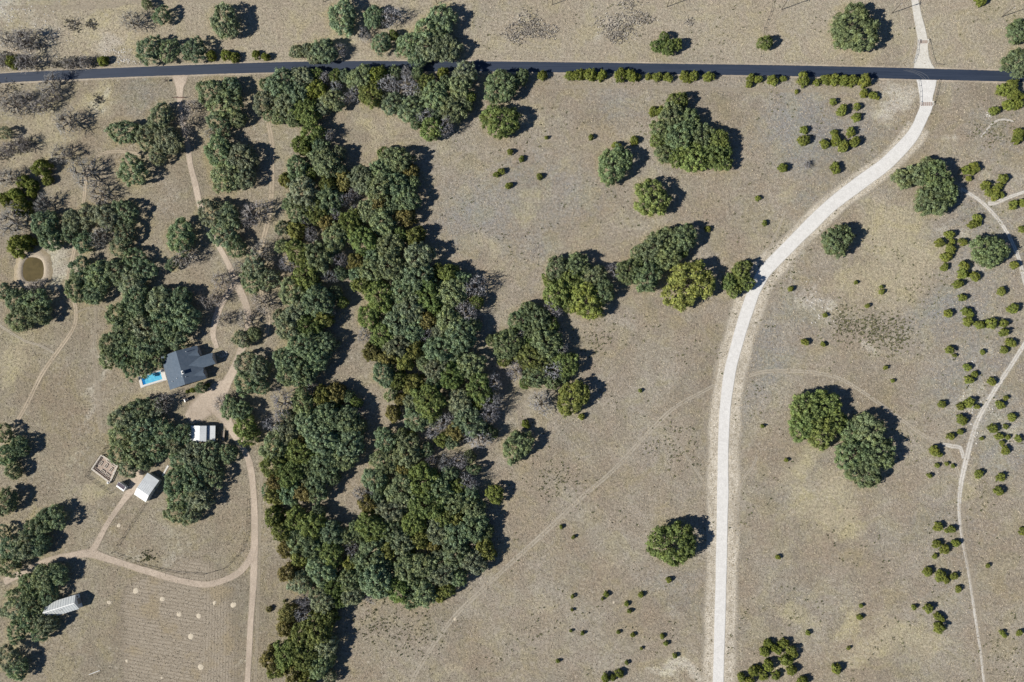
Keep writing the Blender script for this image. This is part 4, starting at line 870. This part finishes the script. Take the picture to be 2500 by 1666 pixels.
# ---------------------------------------------------------------- vegetable garden, fences
def board_fence(name, pts, h, label, step=2.4, rails=(.35, .8, 1.2), mat='wood_dark', rail_w=.09, z=0, post=.12):
    Pw = [W(x, y) for x, y in pts]; e = empty(name, Pw[0]); tag(e, label, 'fence'); posts = []
    for a, b in zip(Pw[:-1], Pw[1:]):
        n = max(1, round((b-a).length/step))
        for i in range(n): posts.append(a.lerp(b, i/n))
        for rz_ in rails: m = MB(); m.bar(a + Vector((0, 0, rz_)), b + Vector((0, 0, rz_)), rail_w, rail_w*.9); m.build('rail', M[mat], e)
    posts.append(Pw[-1])
    mb = MB(); mb.box((0, 0, h/2), (post, post, h)); me = bpy.data.meshes.new('post'); me.from_pydata(mb.v, [], mb.f); me.materials.append(M[mat]); me.update()
    for p in posts:
        o = obj('post', me, e, p - e.location); o.location = p - e.location
    for o in bpy.data.objects:
        if o.parent == e and o.name.startswith('rail'): o.matrix_parent_inverse = Matrix.Translation(-e.location)
    return e
G0, G1, G2, G3 = (250, 1111), (227, 1145), (270.4, 1178), (288.8, 1137)
def garden():
    q = [W(*p) for p in (G0, G1, G2, G3)]
    m = MB(); m.add([p + Vector((0, 0, .02)) for p in q], [(0, 1, 2, 3)]); o = m.build('garden_soil', M['soil']); tag(o, kind='structure')
    c = sum(q, Vector())/4; u = (q[2]-q[1]).normalized(); L = Local(c, u)
    def zpx(x, y): return W(200 + x/9.8, 1080 + y/9.8)
    beds = [(650,455,1,'longest','upper'),(760,540,1,'',''),(585,560,0,'',''),(700,650,0,'',''),(510,690,1,'',''),(620,775,1,'',''),(460,505,0,'',''),(780,725,0,'','')]
    names = ['raised bed second from the top corner along the upper garden fence','raised bed nearest the overhanging oak in the garden','raised bed in the middle of the garden, left of its pair','raised bed in the middle of the garden, right of its pair','raised bed nearest the lower left garden fence','raised bed nearest the lower right garden corner','raised bed near the left garden fence','small square planter at the right of the garden']
    for (x, y, al, _, _), nm in zip(beds, names):
        t = zpx(x, y); e = empty('raised_bed', t); tag(e, nm, 'garden bed', 'raised beds in the vegetable garden')
        l, w_ = (2.3, .95) if 'square' not in nm else (1.0, 1.0); rz = L.rz if al else L.rz + math.pi/2
        ca, sa = math.cos(rz), math.sin(rz)
        for dx, dy, sx, sy in ((0, w_/2, l, .16), (0, -w_/2, l, .16), (l/2, 0, .16, w_-.16), (-l/2, 0, .16, w_-.16)):
            m = MB(); m.box((dx*ca-dy*sa, dx*sa+dy*ca, .21), (sx, sy, .42), rz); m.build('board', M['pale_wood'], e)
        m = MB(); m.box((0, 0, .15), (l-.12, w_-.12, .28), rz); m.build('bed_soil', M['bed_soil'], e)
    board_fence('garden_fence', [G0, G1, G2, (288.8, 1137), G0], 1.3, 'pale wooden picket fence around the vegetable garden', 1.9, (.4, 1.15), 'pale_wood', .3)
    board_fence('wire_fence', [(262, 1088), (257, 1095), (211, 1162.6), (270, 1205)], 1.4, 'dark wire fence along the outside of the garden', 3.2, (.35, .8, 1.3), 'wood_dark', .06, post=.18)
    t = W(264, 1179, 1); m = MB(); m.tube([(t.x, t.y, 0), (t.x, t.y, 1.25), (t.x, t.y, 1.45)], [.62, .62, .3], 14); m.tube([(t.x, t.y, 1.45), (t.x, t.y, 1.6)], [.18, .18], 8); tag(m.build('water_tank', M['trim'], smooth=False), 'white round water tank at the lower garden corner', 'tank')
    for i, (x, y, sx, sy, hh, nm) in enumerate(((340,580,1.0,.7,.8,'grey compost bin at the left garden corner'),(1035,850,1.9,.25,.5,'dark timber stack between garden and solar shed'),(905,740,1.6,.2,.35,'loose grey boards at the right garden corner'))):
        t = zpx(x, y); m = MB()
        for k in range(4): m.box((t.x, t.y + (k-1.5)*sy*.3, hh*(.2 + .2*(k % 3))), (sx, sy*.28, hh*.34), L.rz + i*.9)
        tag(m.build(['compost_bin', 'timber_stack', 'board_pile'][i], M['wood_dark'] if i else M['wood']), nm, 'garden clutter')
garden()
board_fence('wire_fence', [(352, 1232), (324, 1276), (275, 1350)], 1.3, 'thin wire fence running from the workshop to the track junction', 4.5, (.5, .95, 1.25), 'wood_dark', .05, post=.15)
board_fence('wire_fence', [(275, 1350), (350, 1381), (430, 1398), (500, 1402), (548, 1388), (590, 1345), (604, 1300), (606, 1220)], 1.3, 'thin wire fence curving along the inside of the dirt drive', 4.5, (.5, .95, 1.25), 'wood_dark', .05, post=.15)
board_fence('wire_fence', [(1885, 0), (1880, 30), (1864, 70), (1855, 140)], 1.3, 'wire fence running north from the paved road', 4.5, (.5, 1.2), 'wood', .05, post=.2)
board_fence('pipe_fence', [(2241, 198), (2245, 225), (2245, 250)], 1.2, 'pipe rail fence left of the lower cattle guard', 2.6, (.5, 1.1), 'steel', .08)
board_fence('pipe_fence', [(2291, 197), (2286, 218), (2278, 252)], 1.2, 'pipe rail fence right of the lower cattle guard', 2.6, (.5, 1.1), 'wood', .1)
board_fence('pipe_fence', [(2240, 100), (2236, 135), (2228, 155)], 1.2, 'pipe rail fence left of the upper cattle guard', 2.6, (.5, 1.1), 'steel', .08)
board_fence('pipe_fence', [(2264, 98), (2272, 135), (2280, 158), (2300, 160)], 1.2, 'pipe rail fence right of the upper cattle guard', 2.6, (.5, 1.1), 'wood', .1)
def gate():
    a, b = W(424, 240), W(453, 240); e = empty('ranch_gate', a); tag(e, 'thin pipe gate across the ranch driveway', 'gate')
    for q in (a, b): m = MB(); m.tube([q, q + Vector((0, 0, 1.8))], [.12, .12], 8); m.build('gate_post', M['wood_dark'], e)
    for z in (.4, .8, 1.2): m = MB(); m.bar(a + Vector((.1, 0, z)), b + Vector((-.1, 0, z)), .08); m.build('bar', M['rust'], e)
    for k in range(1, 4): q = a.lerp(b, k/4); m = MB(); m.bar(q + Vector((0, 0, .4)), q + Vector((0, 0, 1.2)), .07); m.build('upright', M['rust'], e)
    rebase(e)
gate()
def cattle_guard(px, py, wpx, hpx, label):
    c = W(px, py); w_, h_ = wpx*S0, hpx*S0; e = empty('cattle_guard', c); tag(e, label, 'cattle guard')
    m = MB(); m.box((0, 0, .03), (w_, h_, .06)); m.build('pit_shade', M['black'], e)  # black slab on the ground stands in for the shade below the grates
    for s in (-1, 1): m = MB(); m.box((0, s*(h_/2+.12), .07), (w_+.4, .22, .14)); m.build('beam', M['conc'], e)
    n = 6
    for i in range(n):
        x = -w_/2 + (i+.5)*w_/n; m = MB()
        for k in range(6): m.box((x, -h_/2 + (k+.5)*h_/6, .12), (w_/n*.78, h_/6*.62, .1))
        m.build('grate_panel', M['rust'], e)
    for s in (-1, 1):
        m = MB(); m.bar((s*(w_/2+.15), -h_/2, .1), (s*(w_/2+.15), -h_/2, 1.2), .12); m.bar((s*(w_/2+.15), h_/2, .1), (s*(w_/2+.15), h_/2, 1.2), .12); m.bar((s*(w_/2+.15), -h_/2, 1.15), (s*(w_/2+.15), h_/2, 1.15), .12); m.build('wing', M['trim'], e)
cattle_guard(2253, 103, 20, 8, 'upper rusty cattle guard on the drive north of the paved road')
cattle_guard(2261, 254.5, 28, 9, 'lower rusty cattle guard on the white gravel road')

# ---------------------------------------------------------------- power poles
def pole(px, py, which):
    p = W(px, py); e = empty('utility_pole', p); tag(e, f'wooden utility pole north of the paved road, {which}', 'utility pole', 'utility poles along the northern line')
    m = MB(); m.tube([(0, 0, -.05), (0, 0, 5), (0, 0, 10.6)], [.2, .17, .13], 8); m.build('pole', M['wood_dark'], e)
    m = MB(); m.bar((0, -1.1, 10.1), (0, 1.1, 10.1), .14, .16); m.build('crossarm', M['wood'], e)
    for y in (-1.0, -.45, 1.0):
        m = MB(); m.tube([(0, y, 10.17), (0, y, 10.4)], [.07, .05], 6); m.build('insulator', M['trim'], e)
    m = MB(); m.tube([(.32, 0, 8.4), (.32, 0, 9.3)], [.22, .22], 8); m.build('transformer', M['steel'], e)
for i, (x, y) in enumerate(((791, 5), (1067, 9), (1349, 12), (1629, 17), (1908, 24), (2177, 33), (2445, 42))):
    pole(x, y, ['leftmost of seven', 'second of seven from the left', 'third of seven from the left', 'middle of seven', 'third of seven from the right', 'second of seven from the right', 'rightmost of seven'][i])

# ---------------------------------------------------------------- car, trailer, small things
def car():
    p = W(459.5, 974.8, .7); p.z = 0; rz = math.atan2(9.5, 21.5); e = empty('car', p, rz); tag(e, 'black car parked at the edge of the dirt yard', 'car')
    paint = plain('black_paint', (.012, .014, .02), .1, 2.0, .18, .6); glass = M['dark']
    prof = [(-2.3, .45), (-2.28, .85), (-1.75, .98), (-1.2, 1.42), (.35, 1.45), (1.05, 1.0), (2.15, .82), (2.3, .5), (2.25, .3), (-2.25, .3)]
    def body(pr, hw, name, mat, inset=0.0):
        m = MB(); k = len(pr); wid = lambda z: hw - max(0, z-.9)*.42
        m.add([(x, -wid(z), z) for x, z in pr] + [(x, wid(z), z) for x, z in pr], [tuple(range(k)), tuple(range(2*k-1, k-1, -1))] + [(i, k+i, k+(i+1) % k, (i+1) % k) for i in range(k)])
        return m.build(name, mat, e)
    body(prof, .9, 'body', paint)
    for nm, pr in (('rear_window', [(-1.72, 1.02), (-1.27, 1.41), (-1.29, 1.44), (-1.76, 1.04)]), ('windscreen', [(.40, 1.44), (1.0, 1.04), (1.03, 1.06), (.42, 1.47)])): 
        m = MB(); m.add([(x, -.62, z+.015) for x, z in pr] + [(x, .62, z+.015) for x, z in pr], [(0, 1, 2, 3), (7, 6, 5, 4)] + [(i, 4+i, 4+(i+1) % 4, (i+1) % 4) for i in range(4)]); m.build(nm, glass, e)
    for s in (-1, 1):
        m = MB(); m.add([(-1.15, s*.80, 1.02), (.85, s*.80, 1.02), (.3, s*.69, 1.36), (-.95, s*.69, 1.36)] , [(0, 1, 2, 3)]); m.add([(-1.15, s*.83, 1.02), (.85, s*.83, 1.02), (.3, s*.71, 1.37), (-.95, s*.71, 1.37)], [(0, 1, 2, 3)]); m.build('side_window', glass, e)
        m = MB(); m.box((2.24, s*.62, .68), (.1, .34, .16)); m.build('headlight', M['trim'], e)
        for x in (-1.42, 1.42):
            m = MB(); m.tube([(x, s*.72, .33), (x, s*.92, .33)], [.33, .33], 14); wh = m.build('wheel', M['black'], e)
            m = MB(); m.tube([(x, s*.92, .33), (x, s*.935, .33)], [.2, .19], 10); m.build('rim', M['steel'], wh)
    m = MB(); m.bar((-.9, -.55, 1.5), (-.9, .55, 1.5), .06); m.bar((.2, -.55, 1.5), (.2, .55, 1.5), .06); m.build('roof_rack', M['steel'], e)
car()
def trailer():
    p = W(545.3, 1064.5, .7); p.z = 0; e = empty('flatbed_trailer', p, math.radians(-4)); tag(e, 'weathered flatbed trailer parked right of the garage', 'trailer')
    m = MB(); m.box((0, 0, .72), (1.62, 5.0, .1)); m.build('frame', M['steel'], e)
    for k in range(6): m = MB(); m.box((-.66 + k*.265, 0, .80), (.24, 4.95, .05)); m.build('plank', M['wood'], e)
    for s in (-1, 1):
        m = MB(); m.box((s*.84, 0, 1.0), (.05, 5.0, .4)); m.build('side_rail', M['wood_dark'], e)
        for y in (-.45, .45): m = MB(); m.tube([(s*.80, y, .36), (s*1.0, y, .36)], [.36, .36], 12); m.build('wheel', M['black'], e)
    m = MB(); m.bar((-.6, 2.5, .7), (0, 3.6, .6), .1); m.bar((.6, 2.5, .7), (0, 3.6, .6), .1); m.build('drawbar', M['steel'], e)
    m = MB(); m.bar((0, 3.5, .6), (0, 3.5, 0), .08); m.build('jack', M['steel'], e)
trailer()
m = MB(); a, b = W(218, 1647), W(244, 1637); m.tube([a + Vector((0, 0, .16)), b + Vector((0, 0, .16))], [.17, .17], 8); tag(m.build('white_pipe', M['trim']), 'long white pipe lying in the grass below the barn', 'pipe')
m = MB(); p = W(409, 199.5); m.tube([p, p + Vector((0, 0, 1.1))], [.07, .07], 6); m.box((p.x, p.y, 1.3), (1.3, 1.0, .5)); m.box((p.x, p.y, 1.58), (1.0, .7, .1)); tag(m.build('mailbox', M['wood_dark']), 'dark mailbox beside the driveway entrance', 'mailbox')
# ant mounds: bare pale discs in the mown field
AM = [(331,1443,7,'the topmost of the pale mounds in the mown field'),(396,1463,6,'second from the top of the field'),(266,1471,5,'left of the field boundary'),(437,1500,6,'in the centre of the field, left of a pair'),(485,1504,6,'in the centre of the field, right of a pair'),(466,1554,7,'below the central pair'),(524,1472,5,'in the upper right of the field, left of two'),(570,1477,7,'nearest the dirt drive'),(490,1629,7,'lowest large mound in the field'),(310,1614,4,'small, at lower left of the field'),(1111,1512,4,'on the pasture track below the wood'),(1498,1471,3,'small, alone in the east pasture'),(290,1283,5,'beside the lane to the workshop'),(395,1655,3,'tiny, at the bottom edge')]
am_m = plain('ant_mound_soil', (.60, .53, .42), .15, 2.0, .95, .05, bump=.05)
for i, (x, y, r, w_) in enumerate(AM):
    rs = random.Random(300+i); c = W(x, y); m = MB(); n = 22; V = []
    for k, (rr, z) in enumerate(((1.0, .02), (.8, .05), (.5, .08), (.2, .10))):
        for j in range(n): a = 6.283*j/n; q = rr*r*S0*(1 + (.05*math.sin(2*a+i) + rs.uniform(-.1, .1))*(rr > .4)); V.append((c.x+q*math.cos(a), c.y+q*math.sin(a), z))
    m.add(V, [(k*n+j, k*n+(j+1) % n, (k+1)*n+(j+1) % n, (k+1)*n+j) for k in range(3) for j in range(n)] + [tuple(3*n+j for j in range(n))])
    tag(m.build('ant_mound', am_m, smooth=True), 'pale bare ant mound, ' + w_, 'ant mound', 'ant mounds in the dry grass')
print('trees', {k: len(v) for k, v in by_kind.items()}, 'objects', len(bpy.data.objects))
